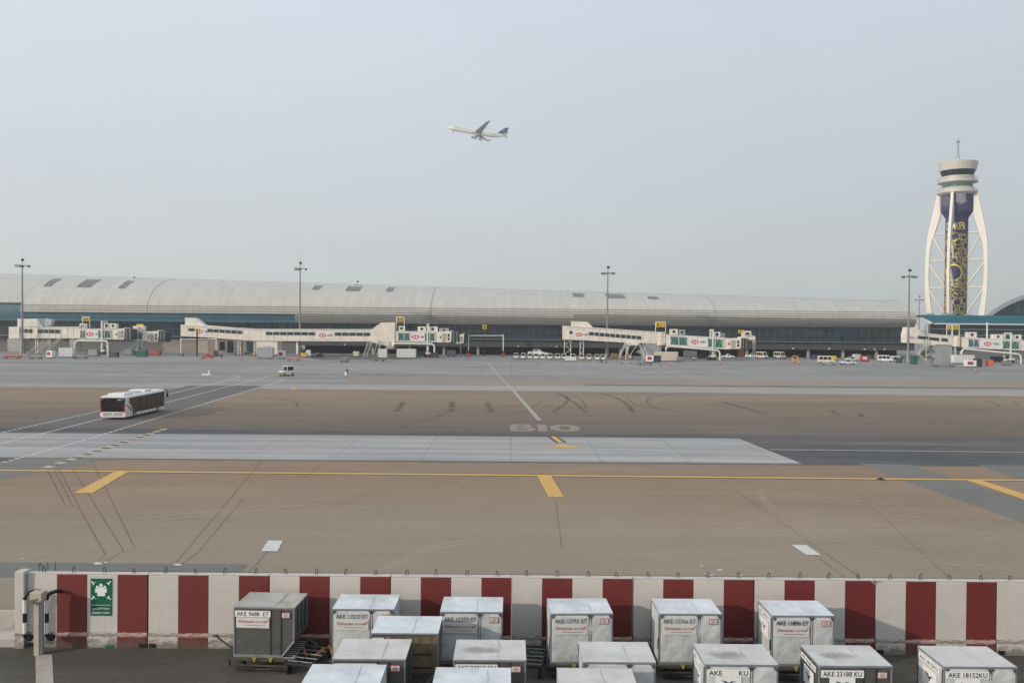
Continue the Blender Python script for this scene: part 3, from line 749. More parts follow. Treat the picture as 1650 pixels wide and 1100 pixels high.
        q = MB(); q.add([(-1.02, -a, H - .6 + b_) for a, b_ in bird], [tuple(range(len(bird)))], 'logo_navy'); q.build('bird_emblem', pl, local=True)
    return t
mk('logo_brown', (150, 60, 50), .6, var=.02); mk('logo_navy', (30, 40, 84), .5, var=.02)

def dolly():
    t = thing('container_dolly', '', 'dolly', (0, 0, 0), 0, 'container dollies')
    f = MB()
    for y in (-.86, .86): f.box((0, y, DECK - .05), (2.16, .07, .09), 'dolly_frame'); f.box((0, y * 1.0, DECK - .24), (2.16, .05, .06), 'dolly_frame'); f.box((0, y * 1.04, DECK - .34), (1.7, .04, .05), 'dolly_frame')
    for x in (-1.06, -.36, .36, 1.06): f.box((x, 0, DECK - .06), (.06, 1.66, .07), 'dark_metal')
    for x in (-1.08, 1.08):
        for y in (-.86, .86): f.box((x, y, DECK - .14), (.05, .08, .26), 'dark_metal')
    f.build('deck_frame', t, local=True, bevel=.006)
    for i in range(9):
        r = MB(); y = -.72 + i * .18; r.tube([(-1.0, y, DECK - .022), (1.0, y, DECK - .022)], .02, 'light_metal', 8); r.build('roller', t, local=True)
    for x in (-.72, .72):
        for y in (-.62, .62):
            w = MB(); w.lathe((x, y, .15), [(0, -.05), (.06, -.055), (.07, -.04), (.15, -.045), (.15, .045), (.07, .04), (.06, .055), (0, .05)], 'rubber', 16, 'x'); w.build('wheel', t, local=True)
    a = MB(); a.tube([(-1.05, .25, DECK - .16), (-1.5, .3, .36), (-1.98, .36, .66)], .035, 'dolly_frame', 8)
    a.tube([(-1.05, -.15, DECK - .16), (-1.5, .28, .36)], .025, 'dark_metal', 8); a.lathe((-2.02, .36, .7), [(.05, -.02), (.09, 0), (.05, .02)], 'dark_metal', 12); a.build('tow_bar', t, local=True)
    for x in (-.25, .28):
        s = MB(); s.box((x, -.9, DECK + .01), (.12, .05, .06), 'lock_yellow'); s.box((x, -.93, DECK - .05), (.07, .03, .08), 'lock_yellow'); s.build('load_lock', t, local=True)
    for s_ in (-1, 1): b = MB(); b.box((s_ * .55, -.92, DECK - .30), (.6, .03, .10), 'dark_metal'); b.build('bumper_bar', t, local=True)
    return t
mk('lock_yellow', (150, 142, 40), .6, grime=.5)
def spot(px_c, py_front, front=True):
    """base centre for a container whose front (or back) top edge is centred on this pixel"""
    p = G(px_c, py_front, DECK + 1.61)
    return (p.x, p.y + .765) if front else (p.x, p.y - .765)
CONT = [  # front-top centre px, py, kind, code, airline, label, rz, top, side, isfront
    (427, 978, 'dark', 'AKE 9688  ET', 'script', 'dark grey metal container AKE 9688 ET with a scorched roof, leftmost of all', -.05, 'box_top_dull', False, True),
    (585, 981, 'white', 'AKE 12527 ET', 'script', 'white curtained container AKE 12527 ET against the wall, left of the tarpaulin container', 0, 'box_top', False, True),
    (759.5, 985.5, 'white', 'AKE 12379 ET', 'script', 'white curtained container AKE 12379 ET against the wall', 0.0, 'box_top', False, True),
    (936, 988, 'white', 'AKE 12792 ET', 'script', 'white curtained container AKE 12792 ET against the wall', .04, 'box_top', False, True),
    (1112.5, 988.5, 'white', 'AKE 12366 ET', 'script', 'white curtained container AKE 12366 ET against the wall', .01, 'box_top', True, True),
    (1294, 991.5, 'white', 'AKE 11896 ET', 'script', 'white curtained container AKE 11896 ET, rightmost against the wall', .01, 'box_top', True, True),
    (652, 1020, 'tarp', '', '', 'bright topped container with a brown crumpled tarpaulin front', .0, 'box_top', False, True),
    (594.5, 1061.5, 'dark', 'AKE 23045 KU', 'bird', 'dark container with grey roof in front of AKE 12527 ET', .0, 'box_top_warm', False, True),
    (789, 1063, 'dark', 'AKE 23012 KU', 'bird', 'dark container AKE 23012 KU in front of AKE 12379 ET', .0, 'box_top_smudge', False, True),
    (998, 1066.5, 'white', 'AKE 18170 KU', 'bird', 'pale container with blank upper front, in front of AKE 12792 ET', .0, 'box_top_warm', False, True),
    (1195, 1070.5, 'white', 'AKE        KU', 'bird', 'white container marked AKE KU with its number worn away and a stained roof', .0, 'box_top_smudge', True, True),
    (1379, 1072.5, 'dark', 'AKE 23188 KU', 'bird', 'dark container AKE 23188 KU with an emblem on its side', .0, 'box_top_smudge', True, True),
    (1580, 1074, 'white', 'AKE 18152KU', 'bird', 'white container AKE 18152 KU at the lower right corner', .0, 'box_top_warm', True, True),
    (563.5, 1070, 'white', 'AKE 18121 KU', 'bird', 'grey roofed container at the bottom edge, leftmost of the nearest three', .0, 'box_top', False, False),
    (763, 1075, 'white', 'AKE 18133 KU', 'bird', 'pale roofed container at the bottom edge, middle of the nearest three', .0, 'box_top', False, False),
    (957, 1076, 'white', 'AKE 18149 KU', 'bird', 'smudged roofed container at the bottom edge, rightmost of the nearest three', .0, 'box_top_warm', False, False)]
d0 = dolly(); first = True
for (cx, cy, kind, code, al, lab, rz, top, side, fr) in CONT:
    X, Y = spot(cx, cy, fr)
    marks = code != '' and 'blank' not in lab and 'nearest three' not in lab
    sc_code = code + '|' + code
    container(X, Y, DECK, kind, sc_code, lab, al, rz, top, side and al == 'bird' or 'AKE 11896' in code, marks=marks)
    dl = 'roller dolly under the ' + lab.split(',')[0].split(' with ')[0].split(' against')[0].split(' in front')[0]
    dl += {'grey roofed container at the bottom edge': ' left of three', 'pale roofed container at the bottom edge': ' middle of three', 'smudged roofed container at the bottom edge': ' right of three'}.get(lab.split(',')[0], '')
    if 'in front of AKE 12527' in lab: dl = 'roller dolly under the dark container in front of AKE 12527 ET'
    if first: d0['label'] = dl; d0.matrix_basis = Matrix.Translation(Vector((X, Y, 0))) @ Matrix.Rotation(rz, 4, 'Z'); first = False
    else: dup(d0, (X, Y, 0), rz, dl)
def roller_frame(px, rz, lab):
    p = G(px, 1058); t = thing('roller_frame', lab, 'roller frame', (p.x, 28.25, 0), rz, 'narrow roller frames in the gaps')
    f = MB()
    for x in (-.46, 0, .46): f.box((x, 0, .40), (.05, 1.7, .08), 'dark_metal')
    for y in (-.84, .84): f.box((0, y, .40), (.97, .05, .08), 'dark_metal')
    f.build('side_frame', t, local=True)
    for i in range(5): r = MB(); r.tube([(-.44, -.7 + i * .33, .43), (.44, -.7 + i * .33, .43)], .022, 'grey_metal', 8); r.build('roller', t, local=True)
    for x in (-.4, .4):
        for y in (-.7, .7): w = MB(); w.lathe((x, y, .16), [(0, -.04), (.16, -.04), (.16, .04), (0, .04)], 'rubber', 14, 'x'); w.build('wheel', t, local=True)
    return t
roller_frame(509, R(-14), 'dark roller frame in the gap between the dark grey container and AKE 12527 ET')
roller_frame(853, R(-8), 'dark roller frame in the gap between AKE 12379 ET and AKE 12792 ET')
t = G(507, 1062)
mb = MB(); mb.tube([(t.x - .36, t.y - .1, .42), (t.x - .2, t.y - .45, .34), (t.x + .15, t.y - .5, .34), (t.x + .35, t.y - .15, .42)], .05, 'orange_tow', 8)
mk('orange_tow', (200, 110, 40), .5, grime=.3)
tag(mb.build('tow_hitch'), 'orange bent tow hitch in front of the empty roller dolly', 'tow hitch', 'orange tow hitches')
mb = MB(); mb.tube([(t.x + .5, t.y - .1, .5), (t.x + .62, t.y - .3, .4), (t.x + .7, t.y - .5, .38)], .05, 'orange_tow', 8)
tag(mb.build('tow_hitch'), 'orange tow hitch end beside container AKE 12527 ET', 'tow hitch', 'orange tow hitches')
# ------------------------------------------------------------------ TERMINAL
YF, ZC = 333.0, 15.0
def ztop(X): return 26.0 - .0222 * X
XL, X1, X2, XR = -340.0, P(35, 500, 331).x, P(476, 512, 331).x, P(1475, 530, 331).x
YC = YF + 27; RA = 30.0
def skin(X, t, off=0):
    """t: angle from the widest point (0) to the ridge (pi/2) and beyond"""
    b = ztop(X) - ZC
    return Vector((X, YC - (RA + off) * math.cos(t), ZC + (b + off) * math.sin(t)))
def t_of_z(X, z): return math.asin((z - ZC) / (ztop(X) - ZC))
tm = thing('airport_terminal', 'long terminal concourse with a curved pale metal roof behind the jet bridges', 'terminal', (0, YF, 0))
arc = lambda v: (v.x, math.atan2(v.z - ZC, (YC - v.y) * .6) * 19)
mb = MB()
for xa, xb, z0 in ((XL, X1, 18.4), (X1, X2, 15.0), (X2, XR, 11.9)):
    n = max(4, int((xb - xa) / 8))
    for i in range(n):
        a, b = xa + (xb - xa) * i / n, xa + (xb - xa) * (i + 1) / n
        m = 26; vs = []
        for j in range(m + 1):
            for X in (a, b):
                t0 = t_of_z(X, z0); vs.append(skin(X, t0 + (math.pi * .98 - t0) * j / m))
        mb.add(vs, [(2 * j, 2 * j + 1, 2 * j + 3, 2 * j + 2) for j in range(m)], 'roof_skin', True)
        for q in range(m):
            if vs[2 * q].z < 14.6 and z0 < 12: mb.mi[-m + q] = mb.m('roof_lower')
mb.build('roof', tm, uv=arc)
# roof end at the right, lower lip under each roof section
mb = MB(); m = 24; vs = [skin(XR, t_of_z(XR, 11.9) + (math.pi * .98 - t_of_z(XR, 11.9)) * j / m) for j in range(m + 1)]
mb.add(vs, [tuple(range(m + 1))], 'cream_dark'); mb.build('roof_end', tm)
mb = MB()
for xa, xb, z0 in ((XL, X1, 18.4), (X1, X2, 15.0), (X2, XR, 11.9)):
    for i in range(12):
        a, b = xa + (xb - xa) * i / 12, xa + (xb - xa) * (i + 1) / 12
        p, q = skin(a, t_of_z(a, z0)), skin(b, t_of_z(b, z0))
        mb.prism([p + Vector((0, -.12, -.12)), p + Vector((0, -.12, .22)), p + Vector((0, 3, .1)), p + Vector((0, 3, -.12))], (q - p) * .9995, 'grey_metal')
mb.build('eaves_trim', tm)
for x, px in ((X1, 0), (X2, 0)):
    pass
# louvred lower skin: thin shading fins along the lower third of the roof
mb = MB()
for k in range(7):
    z = 12.6 + k * .85
    for xa, xb, z0 in ((XL, X1, 18.4), (X1, X2, 15.0), (X2, XR, 11.9)):
        if z < z0 + .3: continue
        n = 10
        for i in range(n):
            a, b = xa + (xb - xa) * i / n, xa + (xb - xa) * (i + 1) / n
            p, q = skin(a, t_of_z(a, z), .0), skin(b, t_of_z(b, z), .0)
            mb.prism([p + Vector((0, .1, 0)), p + Vector((0, -.28, -.04)), p + Vector((0, -.28, .05)), p + Vector((0, .1, .10))], q - p, 'louvre')
mk('louvre', (146, 144, 138), .6)
mb.build('louvres', tm)
# expansion joints following the section
for px in (262, 1140, 700):
    X = P(px, 470, 345).x; mb = MB(); m = 20; t0 = t_of_z(X, 12.2 if X > X2 else 15.2)
    mb.tube([skin(X, t0 + (math.pi / 2 - t0) * j / m, .02) for j in range(m + 1)], .09, 'louvre', 5); mb.build('expansion_joint', tm)
# skylights
def hit(px, py):
    d = ray(px, py); lo = 250.0; p = None
    for i in range(4000):
        Y = 329 + i * .01; q = EYE + d * (Y / d.y)
        e = ((YC - q.y) / RA) ** 2 + ((q.z - ZC) / (ztop(q.x) - ZC)) ** 2
        if q.z > ZC and e <= 1: return q
    return None
for tri in ((70, 99, 449.5, 461), (124, 163, 451, 462.5), (191, 218, 453, 464.5), (503, 521, 460.5, 466.5), (557, 586, 462, 468.5), (622, 639, 463.3, 469.6),
            (924, 939, 472.6, 478), (978, 1005, 474, 480), (1045, 1059, 478, 481.6)):
    xa, xb, ya, yb = tri; q = hit(xa, yb); r = hit(xb if xb < 700 else xb, ya)
    if not q or not r: continue
    b_ = ztop(q.x) - ZC
    ta = math.asin((q.z - ZC) / b_); tb = math.asin(min(.995, (r.z - ZC) / (ztop(r.x) - ZC)))
    # width from the lower edge
    q2 = hit(xb - (18 if xb < 230 else 8 if xb < 700 else -2), yb); x0_, x1_ = q.x, q2.x
    mb = MB(); n = 8; vs = []
    for j in range(n + 1):
        for X in (x0_, x1_): vs.append(skin(X, ta + (tb - ta) * j / n, .10))
    mb.add(vs, [(2 * j, 2 * j + 1, 2 * j + 3, 2 * j + 2) for j in range(n)], 'skylight', True)
    for X in (x0_, x1_): mb.tube([skin(X, ta + (tb - ta) * j / n, .1) for j in range(n + 1)], .15, 'louvre', 5)
    mb.build('skylight', tm)
# teal glazed band under the left roof, glass wall, service band
mb = MB()
for xa, xb, zt in ((XL, X1, 18.35), (X1, X2, 14.95)):
    n = 14
    for i in range(n):
        a, b = xa + (xb - xa) * i / n, xa + (xb - xa) * (i + 1) / n; m = 8; vs = []
        for j in range(m + 1):
            z = 11.7 + (zt - 11.7) * j / m
            for X in (a, b):
                zz = max(z, ZC - 2.5); vs.append(Vector((X, skin(X, t_of_z(X, zz), -.7).y, z)))
        mb.add(vs, [(2 * j, 2 * j + 1, 2 * j + 3, 2 * j + 2) for j in range(m)], 'teal_glazing', False)
mb.build('teal_band', tm, uv=lambda v: (v.x, v.z))
mb = MB(); mb.prism([(XL, YF + .6, 5.9), (XL, YF + .6, 12.2), (XR - 1, YF + .6, 12.2), (XR - 1, YF + .6, 5.9)], (0, .5, 0), 'glazing'); mb.build('glass_wall', tm, uv=lambda v: (v.x, v.z))
mb = MB()
X = XL
while X < XR: mb.box((X, YF + .5, 9), (.14, .22, 6), 'mullion'); X += 3.0
for z in (7.0, 9.0, 11.2): mb.box(((XL + XR) / 2, YF + .47, z), (XR - XL - 2, .2, .13), 'mullion')
mk('mullion', (84, 92, 94), .5)
mb.build('mullions', tm)
mb = MB(); xs = P(478, 540, YF).x
mb.box(((XL + XR) / 2, YF - 1.2, 6.1), (XR - XL, 3.6, .28), 'grey_metal'); mb.build('ledge', tm)
mb = MB(); mb.box(((xs + XR) / 2, YF - .6, 4.55), (XR - xs, 2.0, 2.8), 'band_grey'); mb.build('service_band', tm)
mb = MB(); mb.box(((XL + xs) / 2, YF + .4, 3.0), (xs - XL, .6, 5.9), 'concrete_grey'); mb.build('ground_floor_wall', tm)
mb = MB(); a, b = P(265, 550, YF).x, P(420, 550, YF).x
mb.box(((a + b) / 2, YF - .6, 2.6), (b - a, 1.2, 5.2), 'wall_beige'); mb.build('beige_wall', tm)
for p0, p1, z0, z1, k in ((321, 337, 0, 4.6, 'cream_dark'), (355, 364, 1.0, 4.2, 'opening_dark'), (368, 378, 0, 4.6, 'black_glass'), (378, 384, 0, 4.4, 'grey_metal'), (388, 392, 0, 4.4, 'black_glass'), (399, 410, .8, 4.6, 'bridge_window')):
    mb = MB(); a, b = P(p0, 560, YF).x, P(p1, 560, YF).x; mb.box(((a + b) / 2, YF - 1.2, (z0 + z1) / 2), (b - a, .16, z1 - z0), k); mb.build('door' if z0 == 0 else 'window', tm)
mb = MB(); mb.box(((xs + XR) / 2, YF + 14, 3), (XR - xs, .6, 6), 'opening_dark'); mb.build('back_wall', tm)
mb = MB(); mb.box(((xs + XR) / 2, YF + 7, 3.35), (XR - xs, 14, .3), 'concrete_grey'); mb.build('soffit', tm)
for px in (600, 660, 715, 770, 1000, 1050, 1106, 1152, 1204, 1303, 1359, 1413):
    mb = MB(); p = P(px, 570, YF - .4); mb.box((p.x, YF + .2, 1.6), (.9, .9, 3.2), 'concrete_light'); mb.build('column', tm)
for px in (479, 556, 835, 897, 1278, 1336, 1393, 1409, 1425):
    mb = MB(); p = P(px, 570, YF - 1.8); mb.box((p.x, YF - 1.8, 3.5), (.45, .5, .5), 'white_paint'); mb.build('wall_lamp', tm)
mb = MB()
X = XL
while X < XR: 
    p = skin(X, math.pi / 2, .1); q = skin(X + 10, math.pi / 2, .1); mb.tube([p + Vector((0, 0, .25)), q + Vector((0, 0, .25))], .05, 'grey_metal', 4); mb.tube([p, p + Vector((0, 0, .25))], .06, 'grey_metal', 4); X += 10
mb.build('ridge_rail', tm)

# teal canopied building at the right
YT = 338.0
tb = thing('pier_building', 'teal fronted glass building at the right below the control tower', 'building', (P(1560, 560, YT).x, YT, 0))
xa, xb = P(1487, 530, YT).x, P(1850, 530, YT).x
mb = MB(); mb.prism([(xa - 2.4, YT - 3.4, 16.8), (xa - 2.0, YT - 3.3, 16.2), (xa + 3.2, YT - 2.6, 13.7), (xb, YT - 2.6, 13.7), (xb, YT - 3.4, 16.8)], (0, .6, 0), 'teal_panel')
mb.box(((xa + xb) / 2, YT + 12, 16.5), (xb - xa, 30, .5), 'teal_panel'); mb.build('roof_fascia', tb)
mb = MB(); mb.box(((xa + xb) / 2 + 1, YT - 2.4, 13.45), (xb - xa - 5, .6, .45), 'white_paint'); mb.build('white_trim', tb)
mb = MB(); mb.box(((xa + xb) / 2 + 1.5, YT + .2, 8.2), (xb - xa - 3, .5, 10.2), 'glazing'); mb.build('glass_wall', tb, uv=lambda v: (v.x, v.z))
mb = MB()
for z, d in ((11.4, .18), (9.1, .18), (7.8, .12)): mb.box(((xa + xb) / 2 + 1.5, YT - .3, z), (xb - xa - 3, .4, d), 'light_metal')
X = xa + 1
while X < xb: mb.box((X, YT - .15, 8.6), (.13, .18, 9.2), 'mullion'); X += 3.4
mb.build('mullions', tb)
mb = MB(); mb.box(((xa + xb) / 2, YT + 1, 1.5), (xb - xa, 2, 3.0), 'concrete_grey'); mb.build('ground_floor_wall', tb)
mb = MB(); p = P(1530, 502, YT + 6); 
for px, h, wd in ((1500, .8, 2.2), (1526, .9, 3.2), (1560, .5, 2)): q = P(px, 500, YT + 6); mb.box((q.x, YT + 6, 16.8 + h / 2), (wd, 2, h), 'light_metal')
mb.build('rooftop_unit', tb)
# vaulted glass hall behind
YV = 430.0; cxv = P(1712, 500, YV).x; av = 150 * YV / F; bv = (531 - 465) * YV / F + 11.2
vh = thing('vaulted_hall', 'dark glass hall with a pale arched roof rim at the far right', 'building', (cxv, YV, 0))
def arch(r0, r1, n=40): return [(cxv + (av - r0) * math.cos(math.pi * i / n), (bv - r0) * math.sin(math.pi * i / n)) for i in range(n + 1)], [(cxv + (av - r1) * math.cos(math.pi * i / n), (bv - r1) * math.sin(math.pi * i / n)) for i in range(n + 1)]
o_, i_ = arch(0, 2.0)
mb = MB()
for q in range(40): mb.prism([(o_[q][0], YV, o_[q][1]), (o_[q + 1][0], YV, o_[q + 1][1]), (i_[q + 1][0], YV, i_[q + 1][1]), (i_[q][0], YV, i_[q][1])], (0, 2, 0), 'light_metal')
mb.build('arched_roof', vh)
mb = MB(); mb.prism([(x, YV + 1.6, z) for x, z in i_], (0, .4, 0), 'glazing'); mb.build('glass_front', vh, uv=lambda v: (v.x, v.z))
for k in range(9): 
    x = cxv - av * .9 + k * av * .22; z = (bv - 2.6) * math.sqrt(max(0, 1 - ((x - cxv) / (av - 2.6)) ** 2)); mb = MB(); mb.box((x, YV + 1.4, z / 2), (.25, .25, z), 'mullion'); mb.build('mullion', vh)

# ------------------------------------------------------------------ CONTROL TOWER
YT2 = 364.0; S = YT2 / F; c0 = P(1538.4, 550, YT2); TX = c0.x
def tz(py): return P(1538.4, py, YT2).z
tw = thing('control_tower', 'tall control tower wrapped in navy with gold rings between curved white fins', 'control tower', (TX, YT2, 0))
KH = math.cos(math.atan2(TX, YT2))      # a thing this far off the axis looks wider than it is
r_ = lambda w: w / 2 * S * KH
def L(name, prof, k, n=48, smooth=True):
    mb = MB(); mb.lathe((TX, YT2, 0), prof, k, n, 'z', smooth); return mb.build(name, tw)
RC = r_(37)
L('shaft', [(RC, 0), (RC, tz(352)), (r_(52), tz(341)), (r_(52), tz(313))], 'tower_navy')
L('lower_gallery', [(r_(52), tz(315)), (r_(66), tz(312)), (r_(66), tz(309.5)), (r_(57), tz(309)), (r_(54), tz(303.5)), (r_(50), tz(303))], 'tower_grey')
L('lower_cab_glass', [(r_(50), tz(303.5)), (r_(51), tz(296))], 'tower_glass_green', 24, False)
L('middle_gallery', [(r_(50), tz(297)), (r_(66), tz(295)), (r_(66), tz(292.5)), (r_(57), tz(292)), (r_(56), tz(285.5)), (r_(50), tz(285))], 'tower_grey')
L('upper_cab_glass', [(r_(50), tz(287)), (r_(59.5), tz(274))], 'tower_glass', 24, False)
L('crown', [(r_(58), tz(274.5)), (r_(60), tz(276)), (r_(66.5), tz(263)), (r_(64), tz(262)), (0, tz(262.5))], 'tower_grey', 24, False)
for py in (292, 309):
    mb = MB()
    for i in range(28):
        a = 2 * math.pi * i / 28; q = Vector((TX + r_(65.5) * math.cos(a), YT2 + r_(65.5) * math.sin(a), tz(py))); mb.tube([q, q + Vector((0, 0, 1.0))], .05, 'light_metal', 4)
    ring = [Vector((TX + r_(65.5) * math.cos(2 * math.pi * i / 28), YT2 + r_(65.5) * math.sin(2 * math.pi * i / 28), tz(py) + 1.0)) for i in range(29)]
    mb.tube(ring, .05, 'light_metal', 4, cap=False); mb.build('gallery_rail', tw)
mb = MB(); zt = tz(262.5)
for a in (0, 2.1, 4.2): mb.tube([(TX + 1.1 * math.cos(a), YT2 + 1.1 * math.sin(a), zt), (TX + .25 * math.cos(a), YT2 + .25 * math.sin(a), tz(247)), (TX + .2 * math.cos(a), YT2 + .2 * math.sin(a), tz(226))], .13, 'light_metal', 5)
for k in range(8): z = tz(258 - k * 4); mb.box((TX, YT2, z), (1.2 - k * .09, .12, .1), 'light_metal')
mb.tube([(TX, YT2, tz(240)), (TX, YT2, tz(223.5))], .12, 'grey_metal', 5); mb.box((TX, YT2, tz(229)), (1.3, .3, .7), 'grey_metal'); mb.build('antenna_mast', tw)
for dx, h in ((-5, 2.6), (3.5, 1.8), (6, 1.4), (-2.6, 1.6)):
    mb = MB(); mb.tube([(TX + dx, YT2 - 3, zt), (TX + dx, YT2 - 3, zt + h)], .07, 'light_metal', 4); mb.build('aerial', tw)
# the four fins
out = [(313, 33.2, 5), (330, 36.5, 9), (345, 40, 13.5), (370, 45.6, 11.5), (395, 49, 7.2), (420, 50, 6.2), (445, 50.4, 6.2), (465, 50, 7), (485, 48.6, 8), (506, 46.6, 9.2), (575, 38, 10)]
def fin_pts(ang):
    d = Vector((math.cos(ang), math.sin(ang), 0)); n = Vector((-d.y, d.x, 0)); return d, n
D0 = math.atan2(-YT2, -TX) - R(14)
arms = [D0, D0 + math.pi / 2, D0 + math.pi, D0 + 3 * math.pi / 2]
fine = []
for (y0, a0, b0), (y1, a1, b1) in zip(out, out[1:]):
    for q in range(4): s = q / 4; fine.append((y0 + (y1 - y0) * s, a0 + (a1 - a0) * s, b0 + (b1 - b0) * s))
fine.append(out[-1])
def spline(vals, t):
    i = min(int(t), len(vals) - 2); f = t - i; p0 = vals[max(i - 1, 0)]; p1 = vals[i]; p2 = vals[i + 1]; p3 = vals[min(i + 2, len(vals) - 1)]
    return [.5 * ((2 * b) + (-a + c) * f + (2 * a - 5 * b + 4 * c - d) * f * f + (-a + 3 * b - 3 * c + d) * f ** 3) for a, b, c, d in zip(p0, p1, p2, p3)]
fine = [spline(out, i / 5) for i in range(5 * (len(out) - 1) + 1)]
def hor_r(v): return v * S * KH / math.cos(R(14))
for ang in arms:
    d, n = fin_pts(ang); mb = MB(); rings = []
    for y, a, b in fine:
        z = tz(y); ro, ri = hor_r(a), hor_r(a - b)
        c = Vector((TX, YT2, z)); w_ = .5
        rings.append([c + d * ro + n * w_, c + d * ro - n * w_, c + d * ri - n * w_, c + d * ri + n * w_])
    vs = [p for r in rings for p in r]
    mb.add(vs, [(4 * i + j, 4 * i + (j + 1) % 4, 4 * i + 4 + (j + 1) % 4, 4 * i + 4 + j) for i in range(len(rings) - 1) for j in range(4)] + [(0, 3, 2, 1)], 'tower_white'); mb.build('fin', tw)
    def rad(y, inner=True):
        for (ya, aa, ba), (yb, ab, bb) in zip(fine, fine[1:]):
            if ya <= y <= yb: s = (y - ya) / (yb - ya); return hor_r(aa - ba + .5 + (ab - bb - aa + ba) * s)
        return hor_r(40)
    for y in (375.5, 419, 463):
        mb = MB(); z = tz(y); c = Vector((TX, YT2, z)); mb.tube([c + d * RC * .98, c + d * rad(y)], .32, 'tower_white', 8); mb.build('cross_strut', tw)
    for y0, y1 in ((380, 416), (424, 460), (466, 505)):
        mb = MB(); a_ = Vector((TX, YT2, tz(y0))) + d * rad(y0); b_ = Vector((TX, YT2, tz(y1))) + d * RC * .98; mb.tube([a_, b_], .42, 'tower_white', 8); mb.build('diagonal_strut', tw)
# rings and lettering on the shaft: u is arc length from the point facing us
facing = math.atan2(-YT2, -TX)
def on(rad_): return lambda u, v: Vector((TX + (rad_ + .06) * math.cos(facing + u / rad_), YT2 + (rad_ + .06) * math.sin(facing + u / rad_), v))
def ring(mb, u, z, r0, r1, fn_, k, n=20):
    vs = []
    for i in range(n):
        a = 2 * math.pi * i / n
        for r in (r0, r1): vs.append(fn_(u + r * math.cos(a), z + r * math.sin(a)))
    mb.add(vs, [(2 * i, 2 * i + 1, 2 * ((i + 1) % n) + 1, 2 * ((i + 1) % n)) for i in range(n)], k)
rr = random.Random(5); circ = []
half = math.pi * RC
def usp(px): return RC * math.asin(max(-.98, min(.98, (px - 1538.4) / 18.5)))
fixed = [(1536, 383, 7.5), (1550, 384, 5.6), (1541, 391, 6.2), (1527, 392, 6.8), (1553, 397, 7), (1538, 405, 4.5), (1549, 408, 4), (1531, 410, 5), (1540, 413, 3.4),
         (1534, 440, 15), (1540, 471, 4), (1549, 472, 4), (1538, 476, 4), (1531, 468, 3), (1541, 487, 7.2), (1527, 487, 7), (1553, 484, 7), (1533, 499, 6), (1549, 498, 5)]
for px, py, r in fixed: circ.append((usp(px), tz(py), r * S * .94))
zlo, zhi = tz(520), tz(378)
for r_try in [1.7] * 60 + [1.2] * 300 + [.85] * 1200 + [.6] * 3500 + [.42] * 4000:
    u, z = rr.uniform(-half, half), rr.uniform(zlo, zhi)
    if abs(u) < half * .7 and r_try > 1.3: continue
    if all(math.hypot(u - a, z - b) > r_try + c + .02 for a, b, c in circ) : circ.append((u, z, r_try))
mb = MB(); mb2 = MB()
for u, z, r in circ:
    ring(mb, u, z, r * (.6 if r < .9 else .8), r, on(RC), 'tower_gold' if (rr.random() < .8) else 'ring_pale', 18)
mk('ring_pale', (176, 180, 130), .5)
mb.build('gold_rings', tw)
fn_ = on(RC)
mb = MB(); zz = tz(365.5)
mb.text('D', 3.1, 'plate_white', lambda u, v: fn_(usp(1525.5) + u, zz + v), wide=2.3)
mb.text('X', 3.1, 'plate_white', lambda u, v: fn_(usp(1533.5) + u, zz + v), wide=1.8)
mb.text('\u2190'.replace('\u2190', '<'), 3.1, 'tower_gold', lambda u, v: fn_(usp(1538) + u, zz + v), wide=1.6)
mb.text('H', 1.2, 'tower_gold', lambda u, v: fn_(usp(1541) + u, zz + v), wide=1.6)
mb.text('B', 3.1, 'tower_gold', lambda u, v: fn_(usp(1547) + u, zz + v), wide=2.4)
mb.build('lettering', tw)
RD = r_(52); fd = on(RD)
def usd(px): return RD * math.asin(max(-.98, min(.98, (px - 1538.4) / 26)))
mb = MB()
for i, (s, w_) in enumerate((('EXPO', 3.6), ('2020', 3.6), ('DUBAI', 4.0), ('U.A.E.', 2.0))):
    mb.text(s, (1.15, 1.15, .9, .5)[i], 'plate_white', lambda u, v: fd(usd(1544.5) + u, tz((317.5, 322.5, 327, 330.5)[i]) + v), wide=w_, bold=.0)
mb.build('drum_lettering', tw)
mb = MB()
for k in range(4):
    r0 = .5 + k * .55; n = 6 + 4 * k
    for i in range(n): a = 2 * math.pi * i / n; ring(mb, usd(1519) + r0 * math.cos(a), tz(325.5) + r0 * math.sin(a), .09, .22, fd, 'emblem_pale', 8)
mk('emblem_pale', (150, 140, 150), .5)
mb.build('emblem', tw)
mb = MB(); fb = on(r_(56.6))
for i, (px, k) in enumerate(((1543, 'grey_metal'), (1546.5, 'grey_metal'), (1550.5, 'red_paint'), (1554.5, 'grey_metal'), (1557.5, 'grey_metal'), (1560.5, 'grey_metal'))):
    u0 = r_(56) * math.asin((px - 1538.4) / 28.5); h = .75 if k == 'red_paint' else .5
    mb.text('THNAOC'[i], h, k, lambda u, v: fb(u0 + u, tz(289) + v))
mb.build('gallery_lettering', tw)

